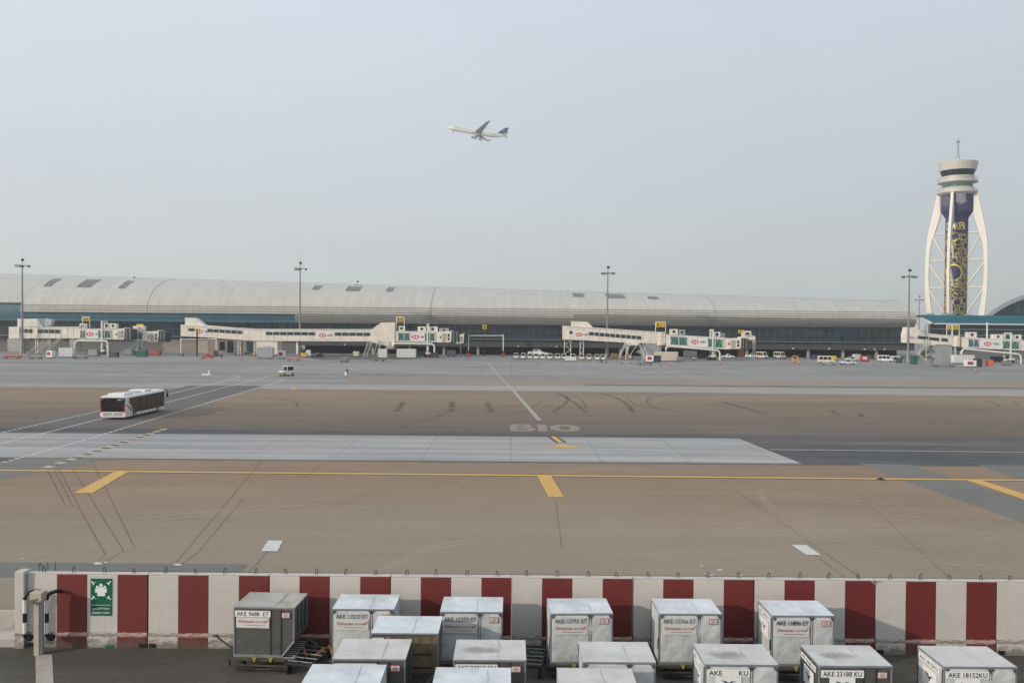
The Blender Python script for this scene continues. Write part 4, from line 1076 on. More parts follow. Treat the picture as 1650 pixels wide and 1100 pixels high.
# ------------------------------------------------------------------ LIGHT MASTS
mast_labels = []
def mast(px, pyb, pyt, lab, Y=None, base=True):
    p = G(px, pyb) if Y is None else Vector((P(px, pyt, Y).x, Y, 0)); top = P(px, pyt, p.y).z
    t = thing('light_mast', lab, 'light mast', (p.x, p.y, 0), random.uniform(-.3, .3), 'apron floodlight masts')
    m_ = MB(); m_.tube([(p.x, p.y, 0), (p.x, p.y, top - 1.6)], .42, 'mast_metal', 12, .2); m_.build('pole', t)
    if base: m_ = MB(); m_.lathe((p.x, p.y, 0), [(1.0, 0), (1.0, .5), (.8, 1.4), (.46, 4.2)], 'mast_metal', 14); m_.build('base_cone', t)
    m_ = MB(); m_.lathe((p.x, p.y, top - 1.6), [(.2, -.2), (1.0, 0), (1.0, .18), (.2, .3)], 'dark_metal', 14)
    for a in (0.25, 2.35, 4.45): 
        c = Vector((p.x + 2.0 * math.cos(a), p.y + 2.0 * math.sin(a), top - 1.4)); m_.tube([(p.x, p.y, top - 1.5), c], .1, 'mast_metal', 6)
    m_.tube([(p.x, p.y, top - 1.4), (p.x, p.y, top + .9)], .1, 'mast_metal', 6); m_.tube([(p.x, p.y, top + .9), (p.x, p.y, top + 3)], .035, 'mast_metal', 4); m_.build('crossarm', t)
    for a in (0.25, 2.35, 4.45):
        c = Vector((p.x + 2.0 * math.cos(a), p.y + 2.0 * math.sin(a), top - 1.3))
        for s in (-1, 0, 1):
            m_ = MB(); q = c + Vector((-math.sin(a), math.cos(a), 0)) * s * .75
            m_.box(q + Vector((0, 0, -.3)), (.7, .5, .6), 'mast_metal', a, R(28)); m_.build('floodlight', t)
    m_ = MB(); m_.box((p.x + .15, p.y, top + .5), (.8, .6, .7), 'dark_metal', .4, R(20)); m_.build('floodlight', t)
mast(36, 571, 421, 'tall floodlight mast, leftmost, in front of the cream jet bridge')
mast(483, 573.5, 426, 'tall floodlight mast standing before the long jet bridge corridor')
mast(978, 577.5, 433, 'tall floodlight mast crossing the jet bridge right of centre')
mast(1463, 585, 438, 'tall floodlight mast at the right end of the curved roof')
mast(216, 0, 448.5, 'distant floodlight mast peeping over the roof at left', 480, False)
mast(576, 0, 455, 'distant floodlight mast peeping over the roof above the second skylights', 470, False)
mast(1481.5, 0, 479, 'distant floodlight mast rising between the roof end and the control tower', 520, False)
# ------------------------------------------------------------------ JET BRIDGES
def seg(mb, x0, yt0, yb0, x1, yt1, yb1, Y, dep, k): return ppoly([(x0, yt0), (x1, yt1), (x1, yb1), (x0, yb0)], Y, dep, k, mb)
def lerp(a, b, s): return a + (b - a) * s
def hex_logo(parent, xc, yc, Y, h, textw, rot=0):
    """white panel emblem: red hexagon split by a white cross of triangles, dark lettering"""
    c = P(xc, yc, Y); s = Y / F * h / 2
    f = lambda u, v: Vector((c.x + u, Y, c.z + v))
    mb = MB()
    for q in ([(-2, 0), (-1, 1), (-1, -1)], [(2, 0), (1, -1), (1, 1)], [(-1, 1), (1, 1), (0, 0)], [(-1, -1), (0, 0), (1, -1)]):
        mb.add([f(a * s, b * s) for a, b in q], [(0, 1, 2)], 'logo_red')
    mb.build('emblem', parent)
    if textw:
        mb = MB(); w = textw * Y / F; mb.text('HSBC', s * 1.1, 'sign_black', lambda u, v: f(u + s * 2.6 + w / 2, v), wide=w); mb.build('lettering', parent)
def tele(t, Y, xs, yt, yb, sl, logo=True, cab=True):
    """telescopic tunnel, drive column, service pipe, roof units and cab. xs: pixel columns of
    [tunnel start, glass1 end, panel end, glass2 end, tunnel end, cab end]; yt/yb heights there; sl slope px/px"""
    x0, g1a, g1b, g2a, g2b, x1 = xs; T = lambda x: yt + (x - x0) * sl; B = lambda x: yb + (x - x0) * sl
    mb = MB(); seg(mb, x0, T(x0), B(x0), x1, T(x1), B(x1), Y, 3.2, 'cream'); mb.build('tunnel', t)
    for a, b in ((g1a, g1b), (g2a, g2b)):
        mb = MB(); seg(mb, a, T(a) + 2.4, B(a) - 2.4, b, T(b) + 2.4, B(b) - 2.4, Y - .06, .05, 'bridge_teal'); mb.build('glass_panel', t)
        mb = MB(); n = 4; pts = []
        for i in range(n * 2 + 1):
            x = lerp(a, b, i / (n * 2)); y = T(x) + 2.2 if i % 2 else B(x) - 2.2; pts.append(P(x, y, Y - .2))
        mb.tube(pts, .1, 'white_paint', 5); 
        for x in (a, b, (a + b) / 2): mb.tube([P(x, T(x) + 1, Y - .15), P(x, B(x) - 1, Y - .15)], .13, 'white_paint', 5)
        mb.build('truss', t)
    mb = MB(); seg(mb, g1b + .5, T(g1b) + 1.5, B(g1b) - 1.5, g2a - .5, T(g2a) + 1.5, B(g2a) - 1.5, Y - .12, .1, 'plate_white'); pn = mb.build('advert_panel', t)
    if logo: hex_logo(pn, lerp(g1b, g2a, .36), T(g1b) + (yb - yt) / 2 + (g2a - g1b) * .4 * sl, Y - .15, 6.6, (g2a - g1b) * .30)
    # rails top and bottom
    mb = MB(); seg(mb, x0, T(x0) - .9, T(x0), x1, T(x1) - .9, T(x1), Y - .15, 3.4, 'white_paint'); mb.build('roof_edge', t)
    mb = MB(); seg(mb, x0, B(x0), B(x0) + 1.6, x1, B(x1), B(x1) + 1.6, Y + .3, 2.6, 'dark_metal'); mb.build('under_rail', t)
    return T, B
def column(t, x, yt, Y, yg=None):
    g_ = G(x, 560); mb = MB(); c = P(x, yt, Y)
    for dy in (-.2, 3.4): mb.box((c.x, Y + dy, (c.z + 2.0) / 2), (.5, .35, c.z - 2.0), 'white_paint')
    mb.box((c.x, Y + 1.6, c.z - .2), (.6, 4.0, .4), 'white_paint'); mb.build('drive_column', t)
    mb = MB(); mb.box((c.x, Y + 1.6, 1.15), (1.3, 3.4, .7), 'white_paint'); mb.box((c.x + .3, Y - .4, 1.5), (1.6, .8, .7), 'cream'); mb.box((c.x, Y + 1.6, 2.0), (.6, .8, 1.2), 'dark_metal'); mb.build('bogie', t, bevel=.05)
    for dx in (-.75, .75):
        for dy in (0, 3.2):
            mb = MB(); mb.lathe((c.x + dx, Y + dy, .62), [(0, -.2), (.3, -.22), (.58, -.2), (.62, -.1), (.62, .1), (.58, .2), (.3, .22), (0, .2)], 'rubber', 16, 'y'); mb.build('wheel', t)
def unit(t, x0, y0, x1, y1, Y, k='cream'):
    mb = MB(); ppoly(rect(x0, y0, x1, y1), Y + .6, 1.8, k, mb); o = mb.build('air_unit', t, bevel=.05)
    mb = MB(); c = P((x0 + x1) / 2, (y0 + y1) / 2, Y + .55); mb.lathe((c.x, Y + .56, c.z), [(0, 0), (min(x1 - x0, y1 - y0) * .3 * Y / F, 0), (min(x1 - x0, y1 - y0) * .3 * Y / F, .05)], 'dark_metal', 12, 'y'); mb.build('fan', t)
def pipe(t, pts, Y, r=.32, k='white_paint'):
    q = [P(x, y, Y) for x, y in pts]; out_ = [q[0]]
    for a, b, c in zip(q, q[1:], q[2:]):
        for s in (.0, .5, 1): 
            u = b + (a - b).normalized() * .9; v = b + (c - b).normalized() * .9
            out_.append((u * (1 - s) + v * s) * .5 + (b * .5 + (u * (1 - s) + v * s) * .5) * .5 if 0 < s < 1 else (u if s == 0 else v))
    out_.append(q[-1]); mb = MB(); mb.tube(out_, r, k, 8); mb.build('service_pipe', t)
def gate_sign(t, x0, y0, x1, y1, Y, text, yleg, name='gate_sign'):
    mb = MB(); ppoly(rect(x0, y0, x1, y1), Y, .25, 'sign_yellow', mb); b = mb.build(name, t)
    c = P((x0 + x1) / 2, (y0 + y1) / 2, Y); w = (x1 - x0) * Y / F; h = (y1 - y0) * Y / F
    mb = MB(); mb.text(text, h * .72, 'sign_black', lambda u, v: Vector((c.x + u, Y - .04, c.z + v)), wide=w * .78); mb.build('lettering', b)
    mb = MB()
    for x in (x0 - .6, x1 + .6):
        a, e = P(x, y0 - 1, Y + .2), P(x, yleg, Y + .2); mb.tube([a, e], .13, 'white_paint', 6)
    mb.tube([P(x0 - .6, y0 - 1, Y + .2), P(x1 + .6, y0 - 1, Y + .2)], .12, 'white_paint', 6); mb.build('sign_frame', t)
def cab(t, x0, y0, x1, y1, Y, hood=True):
    """bridge head: service door, small dark windows, grey bellows hood"""
    mb = MB(); ppoly([(x0, y0), (x1, y0 - 1), (x1 + 2, y0 - 3), (x1 + 1, y1 - 1), (x1 - 3, y1), (x0, y1)], Y - .1, 4.2, 'cream', mb); c = mb.build('cab', t, bevel=.06)
    m = (y0 + y1) / 2; w = x1 - x0
    mb = MB(); ppoly(rect(x0 + w * .25, y0 + 2.5, x0 + w * .60, y1 - 1.5), Y - .2, .1, 'cream_dark', mb); d = mb.build('service_door', c)
    for ya, yb in ((y0 + 3.2, m - .5), (m + 1, y1 - 3.5)):
        mb = MB(); ppoly(rect(x0 + w * .75, ya, x0 + w * .90, yb), Y - .2, .1, 'black_glass', mb); mb.build('window', c)
    mb = MB(); ppoly(rect(x0 + w * .03, m - 2, x0 + w * .12, m + 2), Y - .2, .1, 'black_glass', mb); mb.build('window', c)
    if hood:
        mb = MB()
        for i in range(5): 
            xa = x1 + 1 + i * 2.6; ppoly([(xa, y0 - 1.5 + i * .3), (xa + 2.2, y0 - .8 + i * .3), (xa + 2.2, y1 - .5 - i * .2), (xa, y1)], Y + .1 * i, 4.4, 'grey_metal' if i % 2 else 'dark_metal', mb)
        mb.build('bellows_hood', t)
def stairs(t, xt, yt, xb, yb, Y, wd=1.2, k='cream_dark', name='stairs', n=14):
    a, b = P(xt, yt, Y), P(xb, yb, Y); b.z = .05; d = (b - a); up = Vector((0, 0, 1))
    mb = MB(); lat = Vector((0, 1, 0)) if abs(d.x) > 1.4 else Vector((1, 0, 0))
    if abs(d.x) <= 1.4: b = b + Vector((0, -4.5, 0)); d = b - a
    for s in (0, wd):
        o = lat * s; mb.prism([a + o, a + o + up * .25, b + o + up * .25, b + o][::1], lat * .08, k)
        mb.tube([a + o + up * 1.15, b + o + up * 1.15], .05, 'white_paint', 5)
        for i in range(6): q = a + d * (i / 5) + o; mb.tube([q, q + up * 1.15], .035, 'white_paint', 4)
    for i in range(n): q = a + d * (i / n) + lat * wd / 2; mb.box(q + up * .12, (.28 if lat.y else wd, wd if lat.y else .28, .06), 'light_metal')
    mb.build(name, t)
def trestle(t, x, yt, Y, w=1.5, name='trestle'):
    c = P(x, yt, Y); mb = MB()
    for dx in (-w / 2, w / 2): mb.box((c.x + dx, Y + 1.2, c.z / 2), (.22, .22, c.z), 'cream')
    n = 4
    for i in range(n):
        z0, z1 = c.z * i / n, c.z * (i + 1) / n; s = 1 if i % 2 else -1
        mb.tube([(c.x - s * w / 2, Y + 1.2, z0), (c.x + s * w / 2, Y + 1.2, z1)], .08, 'cream', 5)
    mb.box((c.x, Y + 1.2, .2), (w + .8, 1.2, .4), 'concrete_grey'); mb.build(name, t)
def window_strip(t, x0, y0, x1, y1, h, Y, n):
    mb = MB(); seg(mb, x0, y0, y0 + h, x1, y1, y1 + h, Y - .06, .05, 'bridge_window'); w = mb.build('window_strip', t)
    mb = MB()
    for i in range(n + 1):
        x = lerp(x0, x1, i / n); y = lerp(y0, y1, i / n); mb.tube([P(x, y, Y - .1), P(x, y + h, Y - .1)], .09, 'cream', 4)
    mb.build('mullions', w)
def tunnel(t, pts, Y, dep=3.4, k='cream', name='corridor'):
    mb = MB(); ppoly(pts, Y, dep, k, mb); o = mb.build(name, t)
    return o
def rims(t, x0, y0, x1, y1, Y, dep=3.8):
    mb = MB(); seg(mb, x0, y0 - .8, y0 + .4, x1, y1 - .8, y1 + .4, Y - .25, dep, 'white_paint'); mb.build('roof_edge', t)
def joints(t, x0, yt0, yb0, x1, yt1, yb1, Y, n):
    mb = MB()
    for i in range(1, n):
        x = lerp(x0, x1, i / n); mb.tube([P(x, lerp(yt0, yt1, i / n), Y - .03), P(x, lerp(yb0, yb1, i / n), Y - .03)], .035, 'cream_dark', 4)
    mb.build('panel_joints', t)
def tank(t, x, y0, y1, r_px, Y, k='cream', name='rotunda'):
    c = P(x, y0, Y); z1 = P(x, y1, Y).z; mb = MB(); mb.lathe((c.x, Y + 1.8, 0), [(0, z1), (r_px * Y / F, z1), (r_px * Y / F, c.z), (0, c.z)], k, 18, 'z', False); mb.build(name, t)

YB = 298.0
# --- bridge right of centre (B11)
t = thing('jet_bridge', 'cream jet bridge with the B11 sign, right of centre', 'jet bridge', (P(1060, 570, YB).x, YB, 0), 0, 'jet bridges')
tunnel(t, [(907, 525), (921, 525), (1072, 536.5), (1072, 553.5), (1005, 551.5), (907, 546.5)], YB); rims(t, 907, 525, 1072, 536, YB)
tunnel(t, [(921, 517.3), (946, 518), (959, 530.5), (921, 530.5)], YB + .4, 3.0, name='roof_housing')
window_strip(t, 949, 534.5, 1034, 541.5, 5.5, YB, 10); window_strip(t, 917, 533, 923, 533.4, 4.5, YB, 1)
joints(t, 907, 526, 546, 1072, 537, 553, YB, 14)
mb = MB(); ppoly([(924, 532.5), (948, 534), (948, 546.5), (924, 545.5)], YB - .1, .08, 'plate_white', mb); pn = mb.build('advert_panel', t); hex_logo(pn, 933, 539, YB - .13, 6, 8)
trestle(t, 915, 548, YB, 2.2); trestle(t, 938, 549, YB, 1.2)
tank(t, 1065, 535, 556, 8, YB - .4); tank(t, 1065, 556, 577, 2.2, YB - .4, name='support_column')
gate_sign(t, 1057, 519.5, 1072, 526.5, YB, 'B11', 537)
T, B = tele(t, YB, [1073, 1080, 1108, 1140, 1165, 1176], 539, 556.5, .062)
unit(t, 1080, 530, 1092, 538.5, YB); unit(t, 1094, 531, 1104, 539, YB, 'light_metal'); unit(t, 1150, 534.5, 1161, 543, YB); unit(t, 1163, 537, 1168, 543.5, YB, 'light_metal')
column(t, 1148.5, 530.5, YB); pipe(t, [(1073, 571), (1073, 557), (1160, 564.5), (1160, 580)], YB - 1)
cab(t, 1173, 545.5, 1193, 562, YB, True)
stairs(t, 1030, 557, 1036, 581, YB - 1, name='stairs'); stairs(t, 1008, 557, 998, 581, YB - 1); stairs(t, 1015, 556, 1008, 581, YB - 2)
mb = MB(); ppoly([(1038, 547), (1054, 545), (1064, 560), (1064, 580), (1034, 580), (1034, 570), (1026, 568), (1040, 558)], YB + .2, 3, 'tarp_grey', mb); t2 = mb.build('stair_cover', t)
mb = MB(); ppoly([(1008, 551), (1014, 551), (1029, 552), (1029, 556), (1011, 556)], YB - .6, 2.5, 'cream', mb); mb.build('landing', t)
mb = MB()
for q in ([(1009, 553), (1013, 577)], [(1012, 577), (1028, 553)], [(1009, 553), (1009, 580)]): mb.tube([P(a, b, YB - .7) for a, b in q], .13, 'cream', 5)
mb.build('stair_frame', t)
# --- arch-like steps unit at its right
t = thing('vehicle_shelter', 'cream framed shelter with white posts beside the B11 jet bridge head', 'shelter', (P(1205, 575, 306).x, 306, 0))
mb = MB(); ppoly([(1198, 533), (1210, 533), (1212, 541), (1217, 541), (1217, 547), (1208, 547.5), (1198, 553)], 306, 3, 'cream', mb); mb.build('housing', t)
mb = MB(); ppoly(rect(1201.5, 535.5, 1207, 539), 305.9, .1, 'rust_brown', mb); mb.build('hatch', t)
mb = MB()
for x in (1213.5, 1216.5): a = P(x, 547, 306); mb.tube([a, (a.x, 306, 0)], .13, 'white_paint', 6)
mb.build('posts', t)
mb = MB(); ppoly([(1195, 552), (1200, 550), (1199, 575), (1191, 575)], 305, 2, 'orange_net', mb); mb.build('orange_guard', t)
mb = MB(); ppoly(rect(1190, 531.5, 1198, 536.5), 304, .3, 'sign_yellow', mb); b = mb.build('docking_display', t); c = P(1194, 534, 303.9); mb = MB(); mb.text('11', .8, 'sign_black', lambda u, v: c + Vector((u, 0, v))); mb.build('lettering', b)
mb = MB(); mb.tube([P(1194, 536, 304.2), P(1194, 546, 304.2)], .1, 'dark_metal', 5); mb.build('display_pole', t)

# --- long bridge (B10)
t = thing('jet_bridge', 'long cream jet bridge with the B10 sign and a corridor with three window strips', 'jet bridge', (P(640, 572, YB + 4).x, YB + 4, 0), 0, 'jet bridges')
Y = YB + 4
tunnel(t, [(291, 523.5), (330, 524), (411, 530.5), (411, 549), (291, 541)], Y); rims(t, 291, 523.5, 411, 530.5, Y)
tunnel(t, [(411, 530.5), (600, 531), (600, 550), (411, 549)], Y, 3.4); rims(t, 411, 530.5, 600, 531, Y)
tunnel(t, [(298, 511.5), (314, 512), (330, 524.5), (298, 524)], Y + .3, 3, name='roof_housing')
tunnel(t, [(598, 531), (614, 519.5), (636, 519), (636, 556), (622, 557), (598, 551)], Y - .3, 4, 'cream', 'rotunda_housing')
joints(t, 291, 525, 541, 411, 531, 548, Y, 12); joints(t, 411, 531, 549, 598, 531, 550, Y, 18)
window_strip(t, 334, 529.5, 391, 533, 5.2, Y, 6); window_strip(t, 428, 534.5, 508, 535, 5.2, Y, 7); window_strip(t, 539, 535.5, 597, 536, 5.2, Y, 5); window_strip(t, 303, 528.6, 314, 529, 4.5, Y, 1)
for x0, x1, yy, xc in ((316, 333, 529, 321.5), (509, 538, 535, 519.5)):
    mb = MB(); ppoly([(x0, yy - 1.5), (x1, yy - 1), (x1, yy + 11), (x0, yy + 10.5)], Y - .1, .08, 'plate_white', mb); pn = mb.build('advert_panel', t); hex_logo(pn, xc, yy + 5, Y - .13, 6.2, 9 if x0 > 400 else 6)
for x in (384, 410): trestle(t, x, 549, Y, 1.0)
tunnel(t, rect(413, 549, 447, 570.5), Y + .5, 6, 'cream', 'support_block')
mb = MB(); ppoly(rect(424, 557.5, 436, 570.3), Y + .4, .1, 'light_metal', mb); mb.build('block_door', t)
mb = MB(); ppoly(rect(477, 549, 480, 570.5), Y + 1, .9, 'cream', mb); mb.build('support_post', t)
gate_sign(t, 639.5, 511.5, 651, 517.5, Y, 'B10', 531)
T, B = tele(t, Y, [637, 641, 661, 684, 701, 709], 534, 550.5, .012)
unit(t, 642, 525, 652, 533, Y); unit(t, 673, 526, 686, 534, Y); unit(t, 690, 526, 705, 534, Y); unit(t, 708, 528.5, 723, 535, Y, 'light_metal')
column(t, 689, 521.5, Y); pipe(t, [(633, 562), (633, 553), (700, 554), (700, 573)], Y - 1)
cab(t, 708, 534.5, 726, 551.5, Y, True)
tank(t, 629, 550, 562, 9, Y - .2, 'cream_dark', 'rotunda_base')
stairs(t, 594, 552, 589, 577, Y - 1.5); stairs(t, 610, 548, 605, 576, Y)
# --- second head behind it
t = thing('jet_bridge', 'second smaller bridge head with dark hood peeping out behind the B10 bridge', 'jet bridge', (P(745, 570, 316).x, 316, 0))
cab(t, 735, 539, 746, 553.5, 316, False)
mb = MB(); ppoly([(746, 540), (753, 537), (751, 552), (746, 554)], 316, 4, 'dark_metal', mb); mb.build('bellows_hood', t)
mb = MB(); c = P(742, 554, 317); mb.box((c.x, 318, c.z / 2), (.6, .6, c.z), 'grey_metal'); mb.build('support_post', t)

# --- left bridge (B09)
t = thing('jet_bridge', 'cream jet bridge at the far left with the B09 sign', 'jet bridge', (P(90, 572, YB).x, YB, 0), 0, 'jet bridges')
Y = YB + 2
tunnel(t, [(14, 526.5), (31, 526), (31, 545), (14, 545)], Y - .5, 5, 'cream', 'end_block'); tunnel(t, [(12, 545), (34, 545), (34, 566), (12, 566)], Y - .3, 5, 'concrete_light', 'rotunda_base')
tunnel(t, [(28, 513.5), (60, 513.5), (68, 526), (28, 526)], Y, 3.4, name='roof_housing')
mb = MB(); ppoly([(59, 514), (73, 512.8), (84, 516), (81, 525), (68, 525)], Y + .6, 2.2, 'light_metal', mb); mb.build('roof_scoop', t)
tunnel(t, [(31, 526.5), (128, 527), (128, 545), (31, 545)], Y); rims(t, 60, 527, 128, 527, Y); joints(t, 31, 527, 545, 128, 527, 545, Y, 10)
window_strip(t, 32, 530, 52.5, 530.3, 6, Y, 3); window_strip(t, 61, 530.5, 97, 531, 6, Y, 4)
for q in ((75, 545), (56, 545)): trestle(t, q[0], q[1], Y, .8)
stairs(t, 70, 553, 47, 573, Y - 1.5, 1.2); stairs(t, 98, 545, 72, 558, Y - 2.5, 1.2); stairs(t, 79, 553, 58, 573, Y - 3.5, 1.2)
gate_sign(t, 133.5, 511.5, 144, 517, Y, 'B09', 528)
T, B = tele(t, Y, [128, 129, 138, 158, 179, 187], 530, 546, .01)
unit(t, 128, 521, 137, 529, Y); unit(t, 167, 520.5, 176, 529, Y); unit(t, 177, 521, 187, 529, Y)
column(t, 164.5, 517, Y); pipe(t, [(120, 562), (121, 548.5), (174, 549), (174, 574)], Y - 1)
cab(t, 186, 530, 199, 547, Y, True)
tank(t, 118, 546, 560, 9, Y + .3, 'concrete_light', 'rotunda_base')
t = thing('jet_bridge', 'short jet bridge head with a dark hood and stairs, right of the B09 bridge', 'jet bridge', (P(235, 572, YB + 8).x, YB + 8, 0), 0, 'jet bridges')
Y = YB + 8
mb = MB(); seg(mb, 214, 533, 548, 240, 534, 550, Y, 3.2, 'cream'); mb.build('tunnel', t)
mb = MB(); seg(mb, 216, 535, 546, 229, 535.5, 547, Y - .1, .08, 'bridge_teal'); mb.build('glass_panel', t)
column(t, 222, 527, Y); cab(t, 238, 534, 254, 551, Y, True); unit(t, 214, 525, 232, 532.5, Y)
mb = MB(); c = P(225, 524, Y); ppoly(rect(220, 522, 231, 526), Y + 1, .3, 'sign_yellow', mb); mb.build('gate_sign', t)
stairs(t, 222, 553, 197, 574, Y - 2, 1.2, 'light_metal')

# --- right bridge (B12)
t = thing('jet_bridge', 'cream jet bridge at the right edge, below the control tower', 'jet bridge', (P(1540, 585, YB - 6).x, YB - 6, 0), 0, 'jet bridges')
Y = YB - 6
tunnel(t, [(1459, 536), (1482, 536.5), (1536, 542), (1536, 556), (1494, 554), (1459, 552)], Y); rims(t, 1480, 536.5, 1538, 541.5, Y)
tunnel(t, [(1461, 527), (1478, 527.2), (1485, 537), (1459, 537)], Y + .3, 3, name='roof_housing')
window_strip(t, 1479, 540.5, 1514, 544.5, 5, Y, 2); window_strip(t, 1516.5, 544.5, 1528, 545.5, 5, Y, 1)
mb = MB(); ppoly(rect(1465, 538.5, 1478, 550), Y - .1, .08, 'plate_white', mb); pn = mb.build('advert_panel', t); hex_logo(pn, 1469.5, 544, Y - .13, 4.5, 5)
tank(t, 1543, 541, 558, 8, Y - .4); tank(t, 1543, 558, 572, 2.2, Y - .4, name='support_column')
gate_sign(t, 1526, 524.5, 1533, 531, Y, '12', 541); gate_sign(t, 1535.5, 524.5, 1545, 531, Y, 'B12', 541)
T, B = tele(t, Y, [1551, 1560, 1578, 1615, 1643, 1700], 543.5, 560, .05)
unit(t, 1559, 535, 1574, 543.5, Y); unit(t, 1600, 538.5, 1617, 546, Y); unit(t, 1632, 539, 1646, 547, Y)
mb = MB(); mb.tube([P(1590.5, 521, Y + 1), P(1590.5, 547, Y + 1)], .25, 'white_paint', 8); mb.lathe(P(1590.5, 521, Y + 1), [(0, .5), (.4, 0), (0, -.5)], 'white_paint', 10); mb.build('camera_pole', t)
column(t, 1628.5, 536, Y); pipe(t, [(1549, 571), (1550, 561.5), (1645, 570.5), (1645, 590)], Y - 1)
cab(t, 1700, 552, 1722, 571, Y, True)
stairs(t, 1490, 557, 1478, 582, Y - 2); stairs(t, 1478, 572, 1492, 584, Y - 3)
mb = MB(); ppoly([(1506, 555), (1534, 557), (1536, 585), (1500, 585), (1508, 578), (1498, 574), (1508, 566), (1500, 562)], Y + .3, 3, 'tarp_grey', mb); mb.build('stair_cover', t)
mb = MB()
for q in ([(1479, 572), (1491, 556)], [(1491, 556), (1508, 555)], [(1480, 570), (1495, 584)], [(1492.5, 545), (1492.5, 585)]): mb.tube([P(a, b, Y - 1) for a, b in q], .15, 'cream', 5)
mb.build('stair_frame', t)
# --- gantry frames and docking displays
def gantry(x0, x1, yt, lab, Y, dx=None, red=True):
    t = thing('height_gantry', lab, 'gantry', (P((x0 + x1) / 2, 570, Y).x, Y, 0), 0, 'height gantries')
    mb = MB(); a, b = P(x0, yt, Y), P(x1, yt, Y); mb.tube([a, b], .16, 'white_paint', 6); mb.build('crossbar', t)
    for q in (a, b):
        mb = MB(); mb.tube([(q.x, Y, .6), (q.x, Y, q.z + .5)], .2, 'white_paint', 8); mb.tube([(q.x, Y, 1.0), (q.x, Y, 2.2)], .23, 'red_paint', 8) if red else None; mb.build('post', t)
        mb = MB(); mb.box((q.x, Y, .5), (1.7, 1.2, 1.0), 'orange_plastic' if red else 'concrete_grey'); mb.build('base_block', t, bevel=.05)
gantry(755, 811, 540.5, 'white height gantry frame with red foot bands over the centre line', 318)
gantry(291.5, 348.5, 546.3, 'white low gantry frame under the start of the long jet bridge', 296, red=False)
def vdgs(x, y0, y1, lab, Y, ybot=566):
    t = thing('docking_display', lab, 'docking display', (P(x, 560, Y).x, Y, 0), 0, 'aircraft docking displays')
    mb = MB(); ppoly(rect(x - 3.2, y0, x + 3.2, y1), Y, .8, 'sign_yellow', mb); mb.build('display_head', t, bevel=.05)
    mb = MB(); ppoly(rect(x - 1.4, y0 + 1.2, x + 1.4, y1 - 1.4), Y - .08, .06, 'sign_black', mb); mb.build('screen', t)
    a = P(x, y1, Y + .4); mb = MB(); mb.box((a.x, Y + .4, a.z / 2), (.45, .45, a.z), 'dark_metal'); mb.build('post', t)
vdgs(781, 523.5, 530, 'yellow docking display hung over the centre of the white gantry', 321)
vdgs(317.5, 529, 535, 'yellow docking display in front of the long jet bridge left end', 294)

# ------------------------------------------------------------------ VEHICLES AND APRON EQUIPMENT
mk('van_white', (222, 222, 218), .3, var=.03); mk('van_cream', (216, 206, 180), .35, var=.04); mk('glass_dark', (26, 32, 36), .1)
mk('stripe_red', (150, 66, 62), .4); mk('bus_black', (24, 22, 22), .15, var=.1); mk('bus_brown', (46, 38, 34), .15, var=.15, scale=.4); mk('yellow_tug', (214, 196, 40), .4)
mk('crate_wood', (150, 112, 70), .7, var=.3, scale=3); mk('bag_blue', (40, 52, 90), .7); mk('cart_red', (178, 50, 52), .5)
def wheels(t, pts, r=.33, w=.22, ax='x'):
    for x, y in pts:
        mb = MB(); mb.lathe((x, y, r), [(0, -w / 2), (r * .55, -w / 2), (r * .95, -w / 2), (r, -w * .3), (r, w * .3), (r * .95, w / 2), (r * .55, w / 2), (0, w / 2)], 'rubber', 14, ax)
        q = mb.build('wheel', t, local=True); mb = MB(); mb.lathe((x, y, r), [(0, -w / 2 - .01), (r * .5, -w / 2 - .01), (r * .5, w / 2 + .01), (0, w / 2 + .01)], 'light_metal', 10, ax); mb.build('rim', q, local=True)
